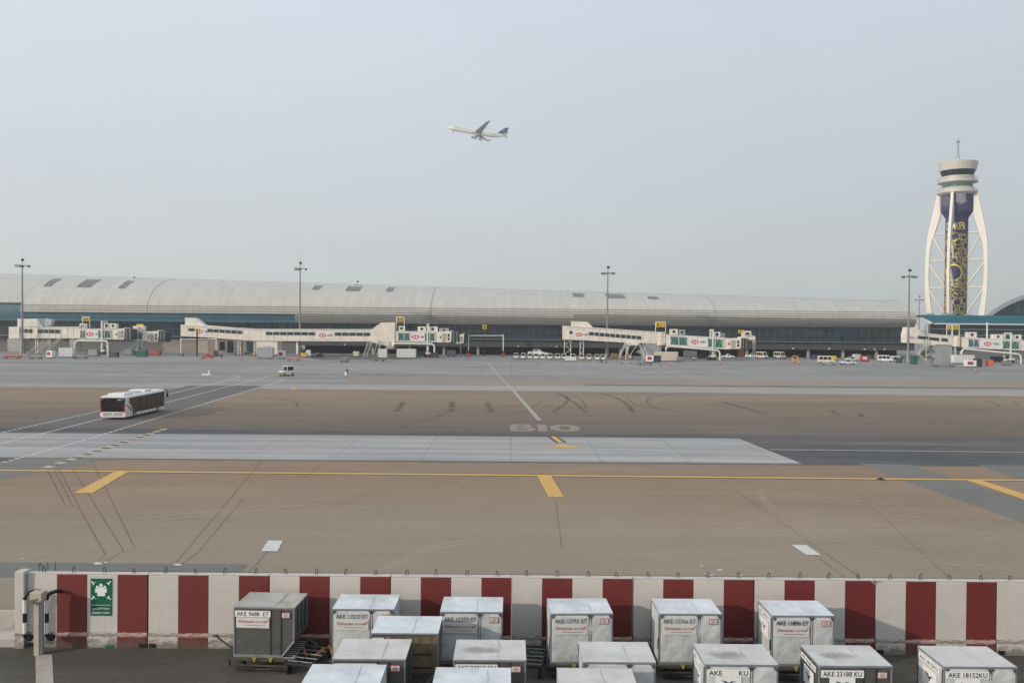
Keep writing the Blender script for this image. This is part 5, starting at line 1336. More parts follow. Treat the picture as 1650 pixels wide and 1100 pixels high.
def van(t, L_=4.9, W_=1.85, H_=2.25, k='van_white', pickup=False):
    """front towards -y"""
    if pickup: prof = [(-L_ / 2, .35), (-L_ / 2, .85), (-L_ * .28, 1.05), (-L_ * .14, 1.68), (L_ * .08, 1.70), (L_ * .14, 1.05), (L_ / 2, 1.02), (L_ / 2, .42)]
    else: prof = [(-L_ / 2, .35), (-L_ / 2 - .02, .95), (-L_ * .42, 1.15), (-L_ * .28, H_ * .93), (-L_ * .2, H_), (L_ * .47, H_), (L_ / 2, H_ * .9), (L_ / 2, .4)]
    mb = MB(); mb.prism([(-W_ / 2, y, z) for y, z in prof], (W_, 0, 0), k); mb.build('body', t, local=True, bevel=.08)
    ya, yb, za, zb = (-L_ * .26, L_ * .07, 1.08, 1.58) if pickup else (-L_ * .33, L_ * .44, 1.18, H_ * .88)
    for s in (-1, 1):
        n = 1 if pickup else 3
        for i in range(n):
            a, b = lerp(ya, yb, (i + .06) / n), lerp(ya, yb, (i + .94) / n)
            mb = MB(); x = s * (W_ / 2 + .015); q = [(x, a + (.3 if i == 0 else 0), zb), (x, b, zb), (x, b, za), (x, a, za)]; mb.prism(q, (-s * .02, 0, 0), 'glass_dark'); mb.build('side_window', t, local=True)
    p0, p1 = (prof[2], prof[3])
    dy, dz = p1[0] - p0[0], p1[1] - p0[1]; off = Vector((0, -dz, dy)).normalized() * .02
    mb = MB(); w = W_ * .43
    q = [Vector((-w, p0[0] + dy * .08, p0[1] + dz * .08)) + off, Vector((w, p0[0] + dy * .08, p0[1] + dz * .08)) + off, Vector((w * .92, p0[0] + dy * .92, p0[1] + dz * .92)) + off, Vector((-w * .92, p0[0] + dy * .92, p0[1] + dz * .92)) + off]
    mb.prism(q, (0, .03, 0), 'glass_dark'); mb.build('windscreen', t, local=True)
    mb = MB(); mb.box((0, L_ / 2 + .015, 1.5 if not pickup else .8), (W_ * .8, .03, .55 if not pickup else .1), 'glass_dark'); mb.build('rear_window', t, local=True)
    mb = MB(); mb.box((0, -L_ / 2 - .03, .48), (W_ * .96, .1, .22), 'dark_metal'); mb.build('bumper', t, local=True)
    for s in (-1, 1):
        mb = MB(); mb.box((s * W_ * .38, -L_ / 2 - .03, .78), (.28, .06, .16), 'plate_white'); mb.build('headlight', t, local=True)
    wheels(t, [(-W_ / 2 + .08, -L_ * .32), (W_ / 2 - .08, -L_ * .32), (-W_ / 2 + .08, L_ * .32), (W_ / 2 - .08, L_ * .32)])
def place(px, pyb, rz, name, lab, cat, group=None):
    p = G(px, pyb); return thing(name, lab, cat, (p.x, p.y, 0), rz, group)
def cabtractor(t):
    """small white-cab baggage tractor seen from the front"""
    mb = MB(); mb.prism([(-.72, y, z) for y, z in [(-1.5, .3), (-1.5, .82), (-1.35, .95), (-.5, 1.0), (-.5, .7), (1.5, .7), (1.5, .3)]], (1.44, 0, 0), 'van_white'); mb.build('chassis', t, local=True, bevel=.05)
    mb = MB()
    for s in (-1, 1):
        for y in (-.5, .8): mb.box((s * .64, y, 1.35), (.09, .09, 1.0), 'van_white')
    mb.box((0, .15, 1.86), (1.46, 1.6, .12), 'van_white'); mb.build('canopy', t, local=True)
    mb = MB(); mb.box((0, -.5, 1.4), (1.16, .03, .72), 'glass_dark'); mb.build('windscreen', t, local=True)
    mb = MB(); mb.box((0, .55, .95), (1.1, .5, .5), 'black'); mb.build('seat', t, local=True)
    for s in (-1, 1): mb = MB(); mb.box((s * .5, -1.52, .66), (.2, .06, .14), 'plate_white'); mb.build('headlight', t, local=True)
    wheels(t, [(-.62, -1.0), (.62, -1.0), (-.62, 1.0), (.62, 1.0)], .3, .2)
xs = [831.5, 843.5, 853.5, 864, 875, 886.5, 898, 908, 923, 937, 949, 962, 971]
words = ['first', 'second', 'third', 'fourth', 'fifth', 'sixth', 'seventh', 'eighth', 'ninth', 'tenth', 'eleventh', 'twelfth', 'thirteenth']
proto = None
for i, x in enumerate(xs):
    lab = 'small white baggage tractor facing the camera, %s from the left in the parked row' % words[i]
    p = G(x, 577.5 + (x - 830) * .018)
    if proto is None:
        proto = thing('baggage_tractor', lab, 'baggage tractor', (p.x, p.y, 0), 0, 'baggage tractors parked in a row'); cabtractor(proto)
    else: dup(proto, (p.x, p.y, 0), random.uniform(-.15, .15), lab)
t = place(868, 572.5, R(70), 'pushback_tug', 'white low tug with a sloping nose behind the parked row of tractors', 'aircraft tug')
mb = MB(); mb.prism([(-1.4, y, z) for y, z in [(-4, .4), (-4, 1.0), (-1.5, 1.4), (-.6, 2.3), (1.6, 2.4), (2.1, 1.5), (4, 1.4), (4, .4)]], (2.8, 0, 0), 'van_white'); mb.build('body', t, local=True, bevel=.1)
mb = MB(); mb.box((0, .6, 1.95), (2.86, 1.9, .5), 'glass_dark'); mb.build('cab_window', t, local=True); mb = MB(); mb.tube([(.0, .6, 2.4), (0, .6, 3.4)], .05, 'white_paint', 5); mb.build('beacon_pole', t, local=True)
wheels(t, [(-1.2, -2.6), (1.2, -2.6), (-1.2, 2.4), (1.2, 2.4)], .5, .4)
for i, (px, py, rz, L_, H_, k, pk, lab) in enumerate([
    (1228, 577.5, R(18), 5.2, 2.5, 'van_cream', False, 'cream minibus parked next to the vehicle shelter posts'),
    (1256.5, 577.5, R(18), 5.2, 2.5, 'van_cream', False, 'cream minibus second from the shelter, with open space at its right'),
    (1331, 585, R(78), 5.2, 2.4, 'van_cream', False, 'cream van with yellow ends parked side-on behind the flat trolley'),
    (1366, 587.5, R(-82), 4.9, 1.7, 'van_white', True, 'white pickup truck parked side-on nearest the taxiway at right'),
    (1372, 582, R(-70), 4.9, 1.7, 'van_white', True, 'white pickup truck half hidden behind the nearer one'),
    (1426, 583, R(72), 5.0, 2.3, 'van_white', False, 'white van parked side-on before the last dark opening'),
    (1211, 576.5, R(65), 4.6, 1.6, 'van_white', True, 'small white car under the shelter beside the B11 bridge'),
    (1173, 577, R(80), 4.6, 1.6, 'van_white', True, 'pale car parked in the shade under the B11 bridge cab'),
    (470, 575.5, R(90), 3.6, 1.7, 'van_white', True, 'pale car in the shade by the red and white gate box'),
    (400, 571, R(80), 4.6, 1.7, 'jet_grey', True, 'grey car parked in the recess left of the cream support block')][:8] + [
    (404, 571.5, R(80), 4.6, 1.7, 'jet_grey', True, 'grey car parked in the recess left of the cream support block')]):
    t = place(px, py, rz, 'parked_van' if not pk else 'parked_car', lab, 'van' if not pk else 'car'); van(t, L_, 1.85, H_, k, pk)
# bus on its road
a, b = G(202, 676.3), G(265.5, 661.2)
d = (b - a); Lb = d.length; ang = math.atan2(d.y, d.x) - math.pi / 2; Wb, Hb = 2.9, 2.78
side = Vector((-d.normalized().y, d.normalized().x, 0)); cpos = a + side * Wb / 2
t = thing('apron_bus', 'white and black apron bus driving away along the marked road', 'bus', (cpos.x, cpos.y, 0), ang)
mb = MB(); prof = [(-Wb / 2, .26), (-Wb / 2, 2.55), (-Wb / 2 + .12, 2.70), (-Wb / 2 + .35, Hb), (Wb / 2 - .35, Hb), (Wb / 2 - .12, 2.70), (Wb / 2, 2.55), (Wb / 2, .26)]
mb.prism([(x, 0, z) for x, z in prof], (0, Lb, 0), 'van_white'); mb.build('body', t, local=True, bevel=.08)
mb = MB(); mb.box((0, -.02, 1.72), (Wb - .08, .06, 1.62), 'bus_black'); rw = mb.build('rear_panel', t, local=True, bevel=.02)
mb = MB()
for s in (-1, 1): mb.box((s * 1.18, -.07, 2.36), (.12, .03, .12), 'light_metal')
mb.box((.78, -.07, 2.3), (.42, .02, .12), 'light_metal'); mb.build('marker_lamp', rw, local=True)
for s in (-1, 1):
    mb = MB(); mb.box((s * (Wb / 2 - .1), -.05, 1.18), (.16, .08, .66), 'lamp_red'); mb.build('tail_lamp', t, local=True)
mb = MB(); mb.prism([(-Wb / 2, -.06, .42), (-Wb / 2, -.06, .92), (Wb / 2, -.06, .92), (Wb / 2, -.06, .42), (Wb / 2 - .4, -.06, .34), (Wb / 2 - .5, -.06, .50), (.15, -.06, .50), (0, -.06, .40), (-.15, -.06, .50), (-Wb / 2 + .5, -.06, .50), (-Wb / 2 + .4, -.06, .34)], (0, .2, 0), 'van_white'); mb.build('rear_bumper', t, local=True)
mb = MB()
for s in (-.62, .62): mb.box((s, -.08, .70), (1.0, .04, .3), 'concrete_light')
mb.build('radiator_grille', t, local=True)
for s in (-1, 1):
    x = s * (Wb / 2 + .02)
    mb = MB(); mb.prism([(x, 2.0, .80), (x, .9, 2.45), (x, Lb - .15, 2.5), (x, Lb - .15, .62), (x, 3.0, .66)], (-s * .03, 0, 0), 'bus_brown'); sg = mb.build('side_glass', t, local=True)
    mb = MB()
    for q in (.35, .52, .62, .76, .88): mb.box((x + s * .01, Lb * q, 1.55), (.02, .05, 1.7), 'black')
    mb.build('door_seam', sg, local=True)
    mb = MB(); mb.prism([(x + s * .01, .7, 2.1), (x + s * .01, .95, 2.1), (x + s * .01, 2.3, 1.0), (x + s * .01, 2.9, .3), (x + s * .01, 2.65, .3), (x + s * .01, 1.95, 1.1)], (-s * .03, 0, 0), 'stripe_red'); mb.build('red_stripe', t, local=True)
    mb = MB(); mb.prism([(x + s * .012, .15, 1.75), (x + s * .012, .5, 1.75), (x + s * .012, 1.5, 1.2), (x + s * .012, 2.0, .7), (x + s * .012, 1.6, .8)], (-s * .03, 0, 0), 'jet_grey'); mb.build('grey_stripe', t, local=True)
    mb = MB()
    for q in (.6, 1.2, 1.8, 2.4, 3.0, 4.1, 5.2, 6.3, 7.4): mb.box((x, q, .45), (.02, .03, .36 if q > 2 else .8), 'black')
    mb.build('panel_seams', t, local=True)
    mb = MB(); mb.tube([(s * 1.3, Lb - .1, 2.65), (s * 1.55, Lb + .5, 2.6), (s * 1.55, Lb + .55, 2.2)], .05, 'black', 6); mb.box((s * 1.55, Lb + .55, 1.95), (.22, .12, .5), 'black'); mb.build('mirror', t, local=True)
mb = MB(); mb.box((0, Lb + .02, 1.7), (Wb - .3, .06, 1.6), 'glass_dark'); mb.build('windscreen', t, local=True)
for y, l_, w_, h_, k in ((1.9, 2.2, 2.0, .2, 'van_white'), (5.0, 1.6, 1.5, .14, 'light_metal'), (7.2, 1.8, 2.0, .24, 'van_white'), (3.4, .5, .6, .08, 'dark_metal')):
    mb = MB(); mb.box((0, y, Hb + h_ / 2 - .02), (w_, l_, h_), k); mb.build('roof_unit', t, local=True, bevel=.05)
wheels(t, [(-Wb / 2 + .14, 2.4), (Wb / 2 - .14, 2.4), (-Wb / 2 + .14, Lb - 2.2), (Wb / 2 - .14, Lb - 2.2)], .46, .3)
# tow tractor driving at the left of centre
t = place(462, 605.5, R(-42), 'tow_tractor', 'white tow tractor with a yellow striped bumper driving on the bus road', 'tow tractor')
mb = MB(); mb.prism([(-.85, y, z) for y, z in [(-1.55, .35), (-1.55, 1.0), (-1.4, 1.1), (1.55, 1.1), (1.55, .35)]], (1.7, 0, 0), 'van_white'); mb.build('body', t, local=True, bevel=.06)
mb = MB(); mb.box((0, -1.62, .86), (1.86, .14, .16), 'yellow_tug'); mb.box((0, -1.6, .58), (1.84, .12, .40), 'black'); mb.box((0, -1.63, .50), (1.86, .12, .14), 'yellow_tug'); mb.box((-.9, -.7, .5), (.1, 1.7, .16), 'yellow_tug'); mb.build('yellow_bumper', t, local=True)
mb = MB()
for s in (-1, 1):
    for y in (-.35, 1.3): mb.box((s * .72, y, 1.6), (.09, .09, 1.0), 'van_white')
mb.box((0, .48, 2.12), (1.66, 1.95, .1), 'van_white'); mb.build('canopy', t, local=True)
mb = MB(); mb.box((0, .5, 1.62), (1.4, 1.5, .8), 'glass_dark'); mb.build('cab_glass', t, local=True)
wheels(t, [(-.75, -.95), (.75, -.95), (-.75, 1.0), (.75, 1.0)], .38, .26)
# generic apron pieces
def boxcart(px, py, w, d, h, k, rz, name, lab, cat, group=None, z0=.35, ribs=True, panel=None):
    t = place(px, py, rz, name, lab, cat, group)
    mb = MB(); mb.box((0, 0, z0 + h / 2), (w, d, h), k); mb.build('body', t, local=True, bevel=.04)
    if ribs:
        mb = MB(); n = max(2, int(w / .5))
        for i in range(n + 1): mb.box((-w / 2 + w * i / n, -d / 2 - .01, z0 + h / 2), (.05, .04, h * .96), 'grey_metal')
        mb.build('ribs', t, local=True)
    if panel: mb = MB(); mb.box((-w * .1, -d / 2 - .03, z0 + h * .55), (w * .55, .03, h * .5), panel); mb.build('door_panel', t, local=True)
    mb = MB(); mb.box((0, 0, z0 - .06), (w * 1.04, d, .12), 'dark_metal'); mb.tube([(-w / 2, 0, z0 - .06), (-w / 2 - .9, 0, .2)], .04, 'dark_metal', 5); mb.build('chassis', t, local=True)
    wheels(t, [(s * w * .36, e * d * .4) for s in (-1, 1) for e in (-1, 1)], .2, .14); return t
boxcart(428, 578, 5.0, 2.2, 3.2, 'light_metal', 0, 'steel_container', 'pale round-cornered steel unit in front of the cream support block', 'container', z0=.5)
boxcart(454, 577.5, 2.2, 1.6, 2.2, 'plate_white', R(5), 'power_cart', 'white and red power cart left of the second floodlight mast', 'power cart', panel='red_paint', ribs=False)
boxcart(655, 577, 6.4, 2.2, 2.9, 'van_white', 0, 'air_unit_container', 'long white conditioning container under the B10 bridge', 'container', z0=.25)
boxcart(617, 577, 2.8, 2.2, 2.9, 'van_white', 0, 'air_unit_container', 'short white conditioning container left of the long one under B10', 'container', z0=.25)
boxcart(1073, 582, 7.4, 2.4, 2.9, 'van_cream', 0, 'air_unit_container', 'long cream conditioning container under the B11 bridge', 'container', z0=.25)
boxcart(1551, 586, 6.6, 2.4, 2.6, 'van_white', 0, 'air_unit_container', 'long white conditioning container under the right edge bridge', 'container', z0=.3)
boxcart(108, 576, 4.4, 2.0, 2.8, 'van_white', 0, 'air_unit_container', 'white conditioning container under the far left bridge', 'container', z0=.3)
boxcart(82, 577, 2.0, 1.6, 2.0, 'plate_white', R(-8), 'power_cart', 'red and white power cart before the far left bridge', 'power cart', panel='red_paint', ribs=False)
boxcart(1047, 584, 2.2, 1.8, 1.9, 'plate_white', 0, 'power_cart', 'red and white power cart with dark unit before the B11 bridge', 'power cart', panel='red_paint', ribs=False)
boxcart(1058, 584, 2.4, 1.8, 1.9, 'bag_blue', 0, 'ground_unit', 'dark blue unit attached right of the red and white power cart', 'ground unit', ribs=True)
boxcart(1563, 592, 3.0, 1.6, 1.8, 'plate_white', 0, 'power_cart', 'white and red power cart before the right edge bridge', 'power cart', panel='red_paint', ribs=False)
boxcart(1575, 591, 2.0, 1.6, 2.2, 'dark_metal', 0, 'ground_unit', 'black unit right of the white and red power cart', 'ground unit')
boxcart(1393, 583, 2.4, 1.6, 1.8, 'cart_red', 0, 'baggage_cart', 'red covered baggage cart left of the last white van', 'cart', panel='cream')
boxcart(919, 582.5, 3.6, 1.5, 1.2, 'plate_white', 0, 'baggage_cart', 'white slatted cart in front of the parked tractors', 'cart')
boxcart(555, 583.5, 2.2, 1.6, 1.1, 'jet_grey', 0, 'ground_unit', 'grey low unit standing alone left of the B10 bridge stairs', 'ground unit', ribs=False)
boxcart(1443, 583, 2.6, 1.6, 1.7, 'cream', 0, 'guard_booth', 'small cream booth right of the last white van', 'booth', panel='glass_dark', ribs=False)
boxcart(574, 575, 2.0, 1.6, 1.6, 'van_cream', 0, 'ground_unit', 'small pale unit in the shade left of the B10 bridge stairs', 'ground unit')
boxcart(1449, 585, 1.6, 1.2, 1.5, 'green_paint', 0, 'waste_bin', 'green wheeled waste bin beside the cream booth', 'waste bin', ribs=False)
boxcart(1473, 587, 1.5, 1.4, 2.4, 'green_paint', 0, 'waste_bin', 'tall green bin left of the stairs at the right bridge', 'waste bin', ribs=False)
boxcart(680, 574, 3.4, 1.6, 1.3, 'green_paint', 0, 'belt_loader', 'green belt loader behind the B10 drive column', 'loader', ribs=False)
boxcart(229, 575, 3.4, 1.8, 1.9, 'green_paint', 0, 'belt_loader', 'dark green loader under the bridge head at left', 'loader', ribs=False)
def flat(px, py, w, rz, lab, k='rust_brown', load=None):
    t = place(px, py, rz, 'flat_trolley', lab, 'trolley', 'flat trolleys on the apron')
    mb = MB(); mb.box((0, 0, .5), (w, 1.7, .16), k); mb.build('deck', t, local=True)
    mb = MB()
    for x in (-w / 2 + .05, w / 2 - .05):
        for y in (-.8, .8): mb.box((x, y, .8), (.06, .06, .6), k)
        mb.tube([(x, -.8, 1.1), (x, .8, 1.1)], .04, k, 4)
    mb.build('end_rail', t, local=True); mb = MB(); mb.tube([(-w / 2, 0, .45), (-w / 2 - 1.2, 0, .2)], .05, 'dark_metal', 5); mb.build('tow_bar', t, local=True)
    wheels(t, [(s * w * .38, e * .65) for s in (-1, 1) for e in (-1, 1)], .22, .16)
    if load:
        for i, (x, s, kk) in enumerate(load): mb = MB(); mb.box((x, 0, .58 + s / 2), (s * 1.2, 1.0, s), kk); mb.build('load', t, local=True, bevel=.04)
flat(474, 581, 3.4, 0, 'orange topped trolley with small black wheels right of the power cart', 'orange_plastic')
flat(20, 578, 5.0, 0, 'flat trolley at the left edge with orange and white barrier blocks behind')
flat(58, 578.5, 3.6, 0, 'flat trolley in front of the left bridge stairs')
flat(130, 578, 4.0, 0, 'empty dark flat trolley right of the white container at left', 'dark_metal')
flat(612, 582, 3.0, 0, 'brown trolley in front of the short white container under B10')
flat(1009, 585.5, 4.0, 0, 'pale flat trolley in front of the B11 stairs', 'light_metal')
flat(1040, 588, 4.0, 0, 'brown flat trolley before the red and white power cart of B11')
flat(973, 584.5, 1.8, 0, 'short trolley at the foot of the right of centre mast', 'grey_metal')
flat(1335, 588, 4.4, R(4), 'flat trolley with pale frame before the yellow ended van', 'light_metal')
flat(1520, 591.5, 6.5, R(2), 'long low brown trolley before the right edge bridge')
flat(840, 580.5, 3.0, 0, 'low rusty trolley in front of the first parked tractors')
flat(893, 581, 2.0, 0, 'small dark trolley before the middle of the tractor row', 'grey_metal')
flat(945, 581.5, 3.0, 0, 'reddish low trolley before the right part of the tractor row', 'cart_red')
flat(1012, 579, 3.6, 0, 'red trolley loaded with boxes by the right of centre mast', 'cart_red', [(-.6, .9, 'crate_wood'), (.7, .7, 'cream')][:2])
flat(311 + 24, 577.5, 3.2, 0, 'small trolley with red bundles under the long corridor', 'red_paint', [(.0, .8, 'red_paint'), (.9, .6, 'red_paint')])
flat(413, 573.5, 2.6, 0, 'low yellowish trolley beside the cream support block', 'yellow_paint')
# EXTRA CLUTTER in the shade under the bridges
for px, py, w, d, h, k, name, lab, cat in (
    (700, 576, 2.6, 1.6, 1.5, 'dark_metal', 'ground_unit', 'dark unit in the shade right of the B10 drive column', 'ground unit'),
    (727, 574, 3.0, 1.8, 1.8, 'jet_grey', 'ground_unit', 'grey unit in the shade under the second small bridge head', 'ground unit'),
    (668, 573, 2.2, 1.6, 1.7, 'cart_red', 'ground_unit', 'small red unit in the shade behind the long white container', 'ground unit'),
    (1112, 575, 5.0, 2.0, 2.0, 'concrete_grey', 'ground_unit', 'long grey unit in the shade right of the cream container', 'ground unit'),
    (1131, 578, 2.4, 1.6, 1.5, 'dark_metal', 'ground_unit', 'dark unit left of the B11 drive column', 'ground unit'),
    (1095, 583, 1.8, 1.2, 1.2, 'jet_grey', 'ground_unit', 'small grey unit at the right end of the cream container', 'ground unit'),
    (1606, 583, 3.4, 1.8, 1.6, 'dark_metal', 'ground_unit', 'dark unit in the shade under the right edge bridge', 'ground unit'),
    (1622, 589, 2.6, 1.5, 1.1, 'jet_grey', 'ground_unit', 'low grey unit beside the right edge drive column', 'ground unit'),
    (152, 574, 3.2, 1.8, 1.9, 'grey_metal', 'ground_unit', 'grey unit in the shade left of the far left drive column', 'ground unit'),
    (184, 576, 2.6, 1.6, 1.4, 'dark_metal', 'ground_unit', 'dark unit right of the far left drive column', 'ground unit'),
    (208, 573, 3.0, 1.8, 1.9, 'jet_grey', 'ground_unit', 'pale grey unit behind the light metal stairs at left', 'ground unit'),
    (250, 573, 3.6, 1.8, 1.3, 'cart_red', 'baggage_cart', 'dull red cart under the dark hood at left', 'cart'),
    (990, 578, 2.4, 1.5, 1.6, 'crate_wood', 'crate_cart', 'cart of brown crates right of the right of centre mast', 'cart'),
    (1042, 576, 2.6, 1.5, 1.6, 'dark_metal', 'ground_unit', 'dark unit in the shade below the B11 rotunda', 'ground unit'),
    (497, 574.5, 1.5, 1.5, 1.9, 'plate_white', 'ground_unit', 'small white cabinet right of the second mast foot', 'cabinet'),
    (490, 576, 2.0, 1.5, 1.2, 'yellow_paint', 'baggage_cart', 'yellow low cart between the mast foot and the white cabinet', 'cart'),
    (348, 574, 1.2, 1.0, 1.7, 'rust_brown', 'crate_cart', 'brown narrow cart below the low gantry post', 'cart'),
    (384, 572, 2.6, 1.6, 1.7, 'grey_metal', 'ground_unit', 'grey unit by the trestle under the long corridor', 'ground unit'),
    (1340, 580, 3.0, 1.8, 1.2, 'yellow_paint', 'belt_loader', 'yellow low loader behind the yellow ended van', 'loader'),
    (1380, 579, 2.4, 1.6, 1.6, 'van_cream', 'ground_unit', 'cream unit in the opening behind the white pickups', 'ground unit')):
    boxcart(px, py, w, d, h, k, random.uniform(-.2, .2), name, lab, cat, ribs=random.random() < .5)
for px in (1311, 1404, 512): 
    van(place(px, 576 + (px > 1000) * 3, R(160), 'parked_car', {1311: 'dark car parked in the shaded opening left of the yellow ended van', 1404: 'dark car parked in the shaded opening left of the last white van', 512: 'dark car at the mouth of the dark tunnel opening'}[px], 'car'), 4.6, 1.85, 1.7, 'jet_navy' if px == 1311 else 'dark_metal', True)
# cones and blocks
c0_ = None
for px, py, lab in ((389.5, 579, 'orange cone standing alone below the long corridor'), (626, 584, 'orange cone right of the brown trolley under B10'), (1079, 589, 'orange cone before the long cream container'), (1064, 589, 'orange cone right of the dark blue unit'),
                    (1572, 600, 'orange and white cone nearest the taxiway at right'), (1408, 587, 'orange cone by the white van at right'), (1289, 587, 'orange cone near the yellow frame'), (1265, 579, 'small orange cone right of the second minibus'), (325, 578, 'orange cone with dark base left of the red bundles'), (1161, 586, 'orange cone at the foot of the B11 service pipe')):
    p = G(px, py)
    if c0_ is None:
        c0_ = thing('traffic_cone', lab, 'traffic cone', (p.x, p.y, 0), 0, 'orange traffic cones')
        mb = MB(); mb.lathe((0, 0, 0), [(.38, 0.02), (.36, .1), (.22, .12), (.13, .7)], 'orange_plastic', 14); mb.lathe((0, 0, 0), [(.13, .7), (.10, .85)], 'white_paint', 14); mb.lathe((0, 0, 0), [(.10, .85), (.06, 1.1), (0, 1.1)], 'orange_plastic', 14); mb.build('cone_body', c0_, local=True)
        mb = MB(); mb.box((0, 0, .04), (.8, .8, .07), 'rubber'); mb.build('cone_base', c0_, local=True)
    else: dup(c0_, (p.x, p.y, 0), 0, lab)
b0_ = None
for i in range(8):
    p = G(9 + i * 4.6, 574.5); lab = 'orange and white barrier block, %s from the left in the row at the left edge' % words[i]
    if b0_ is None:
        b0_ = thing('barrier_block', lab, 'barrier', (p.x, p.y, 0), 0, 'orange and white barrier blocks')
        mb = MB(); mb.prism([(-.4, y, z) for y, z in ((-.3, 0), (-.1, 1.0), (.1, 1.0), (.3, 0))], (.8, 0, 0), 'orange_plastic'); mb.build('block_body', b0_, local=True)
        mb = MB(); mb.box((0, -.2, .6), (.7, .08, .22), 'white_paint', 0, 0); mb.build('reflector', b0_, local=True)
    else: dup(b0_, (p.x, p.y, 0), 0, lab)
p = G(1281, 585); t = thing('yellow_frame', 'yellow upright frame standing on the apron right of the minibuses', 'frame', (p.x, p.y, 0))
mb = MB()
for dx in (-.9, .9): mb.box((p.x + dx, p.y, 1.2), (.2, .3, 2.4), 'yellow_paint')
mb.box((p.x, p.y, 2.3), (2.0, .3, .25), 'yellow_paint'); mb.box((p.x, p.y, 1.2), (1.8, .2, .2), 'yellow_paint'); mb.build('upright_frame', t); mb = MB(); mb.box((p.x, p.y, .15), (2.2, 1.4, .3), 'orange_plastic'); mb.build('base_block', t)
for px, py, lab in ((310, 603, 'x'),)[:0]: pass
p = G(337, 604); t = thing('marker_post', 'small white marker post standing alone on the far apron', 'marker', (p.x, p.y, 0))
mb = MB(); mb.lathe((p.x, p.y, 0), [(.5, 0), (.45, .12), (.2, .2), (.2, .95), (.12, 1.05), (0, 1.08)], 'white_paint', 12); mb.build('post', t); mb = MB(); mb.box((p.x - 1.0, p.y, .15), (1.2, .5, .3), 'white_paint'); mb.build('side_block', t)
p = G(1419, 772.5); t = thing('taxiway_light', 'tiny dark raised light on the yellow taxi line at right', 'ground light', (p.x, p.y, 0))
mb = MB(); mb.lathe((p.x, p.y, .03), [(.3, 0), (.24, .05), (.1, .07), (.09, .14), (0, .16)], 'dark_metal', 14); mb.build('fitting', t)
# low lorry with load near right bridge foot: orange screen
p = G(1594, 590); t = thing('orange_screen', 'orange folded safety screen right of the black unit at the right bridge', 'safety screen', (p.x, p.y, 0))
for dx, a in ((-.8, .5), (.5, -.4)): mb = MB(); mb.box((p.x + dx, p.y, 1.0), (1.5, .08, 1.9), 'orange_plastic', a); mb.build('screen_panel', t)

# ------------------------------------------------------------------ PEOPLE
def person(px, py, rz, lab, shirt, lean=0.0, arm=0.5, carry=None):
    p = G(px, py); t = thing('person', lab, 'person', (p.x, p.y, 0), rz)
    J = {'pel': (0, 0, .95), 'spine': (0, -lean * .3, 1.2), 'chest': (0, -lean * .6, 1.38), 'neck': (0, -lean * .75, 1.50), 'head': (0, -lean * .85 - .02, 1.60), 'crown': (0, -lean * .85 - .01, 1.73),
         'hl': (-.1, 0, .92), 'kl': (-.13, -.08, .5), 'al': (-.13, .04, .08), 'tl': (-.14, -.14, .04), 'hr': (.1, 0, .92), 'kr': (.12, .1, .5), 'ar': (.12, .2, .09), 'tr': (.12, .03, .04),
         'sl': (-.2, -lean * .6, 1.40), 'el': (-.28, -lean * .6 - arm * .1, 1.13), 'wl': (-.25, -lean * .6 - arm * .5, 1.0 + arm * .1), 'fl': (-.24, -lean * .6 - arm * .62, .93 + arm * .1),
         'sr': (.2, -lean * .6, 1.40), 'er': (.28, -lean * .6 - arm * .1, 1.13), 'wr': (.25, -lean * .6 - arm * .5, 1.0 + arm * .1), 'fr': (.24, -lean * .6 - arm * .62, .93 + arm * .1)}
    Rr = {'pel': .15, 'spine': .14, 'chest': .16, 'neck': .055, 'head': .1, 'crown': .08, 'hl': .09, 'hr': .09, 'kl': .06, 'kr': .06, 'al': .045, 'ar': .045, 'tl': .045, 'tr': .045, 'sl': .065, 'sr': .065, 'el': .045, 'er': .045, 'wl': .033, 'wr': .033, 'fl': .03, 'fr': .03}
    E = [('pel', 'spine'), ('spine', 'chest'), ('chest', 'neck'), ('neck', 'head'), ('head', 'crown'), ('pel', 'hl'), ('hl', 'kl'), ('kl', 'al'), ('al', 'tl'), ('pel', 'hr'), ('hr', 'kr'), ('kr', 'ar'), ('ar', 'tr'),
         ('chest', 'sl'), ('sl', 'el'), ('el', 'wl'), ('wl', 'fl'), ('chest', 'sr'), ('sr', 'er'), ('er', 'wr'), ('wr', 'fr')]
    def skinned(name, keys, infl, k):
        names = [q for q in J if q in keys]; me = bpy.data.meshes.new(name)
        me.from_pydata([J[q] for q in names], [(names.index(a), names.index(b)) for a, b in E if a in names and b in names], [])
        me.materials.append(M[k]); o = bpy.data.objects.new(name, me); COL.objects.link(o); o.parent = t
        sk = o.modifiers.new('skin', 'SKIN')
        for i, q in enumerate(names): me.skin_vertices[0].data[i].radius = (Rr[q] * infl,) * 2
        me.skin_vertices[0].data[0].use_root = True
        sb = o.modifiers.new('sub', 'SUBSURF'); sb.levels = 1; sb.render_levels = 2; return o
    skinned('body', set(J), 1.0, 'skin'); skinned('trousers', {'pel', 'hl', 'kl', 'al', 'hr', 'kr', 'ar'}, 1.22, 'trousers')
    skinned('shirt', {'pel', 'spine', 'chest', 'sl', 'el', 'wl', 'sr', 'er', 'wr'}, 1.28, shirt)
    hp = Vector(J['crown']); mb = MB(); mb.lathe(hp + Vector((0, .015, -.09)), [(.1, -.02), (.115, .03), (.09, .09), (.04, .125), (0, .13)], 'hair', 12); mb.build('hair', t, local=True)
    return t
person(558.5, 606.5, R(30), 'person in a dark top walking across the apron left of the centre line', 'shirt_blue', .15, .5)
t = thing('safety_board', 'white and orange board held beside the walking person', 'board', (G(557, 607).x, G(557, 607).y, 0))
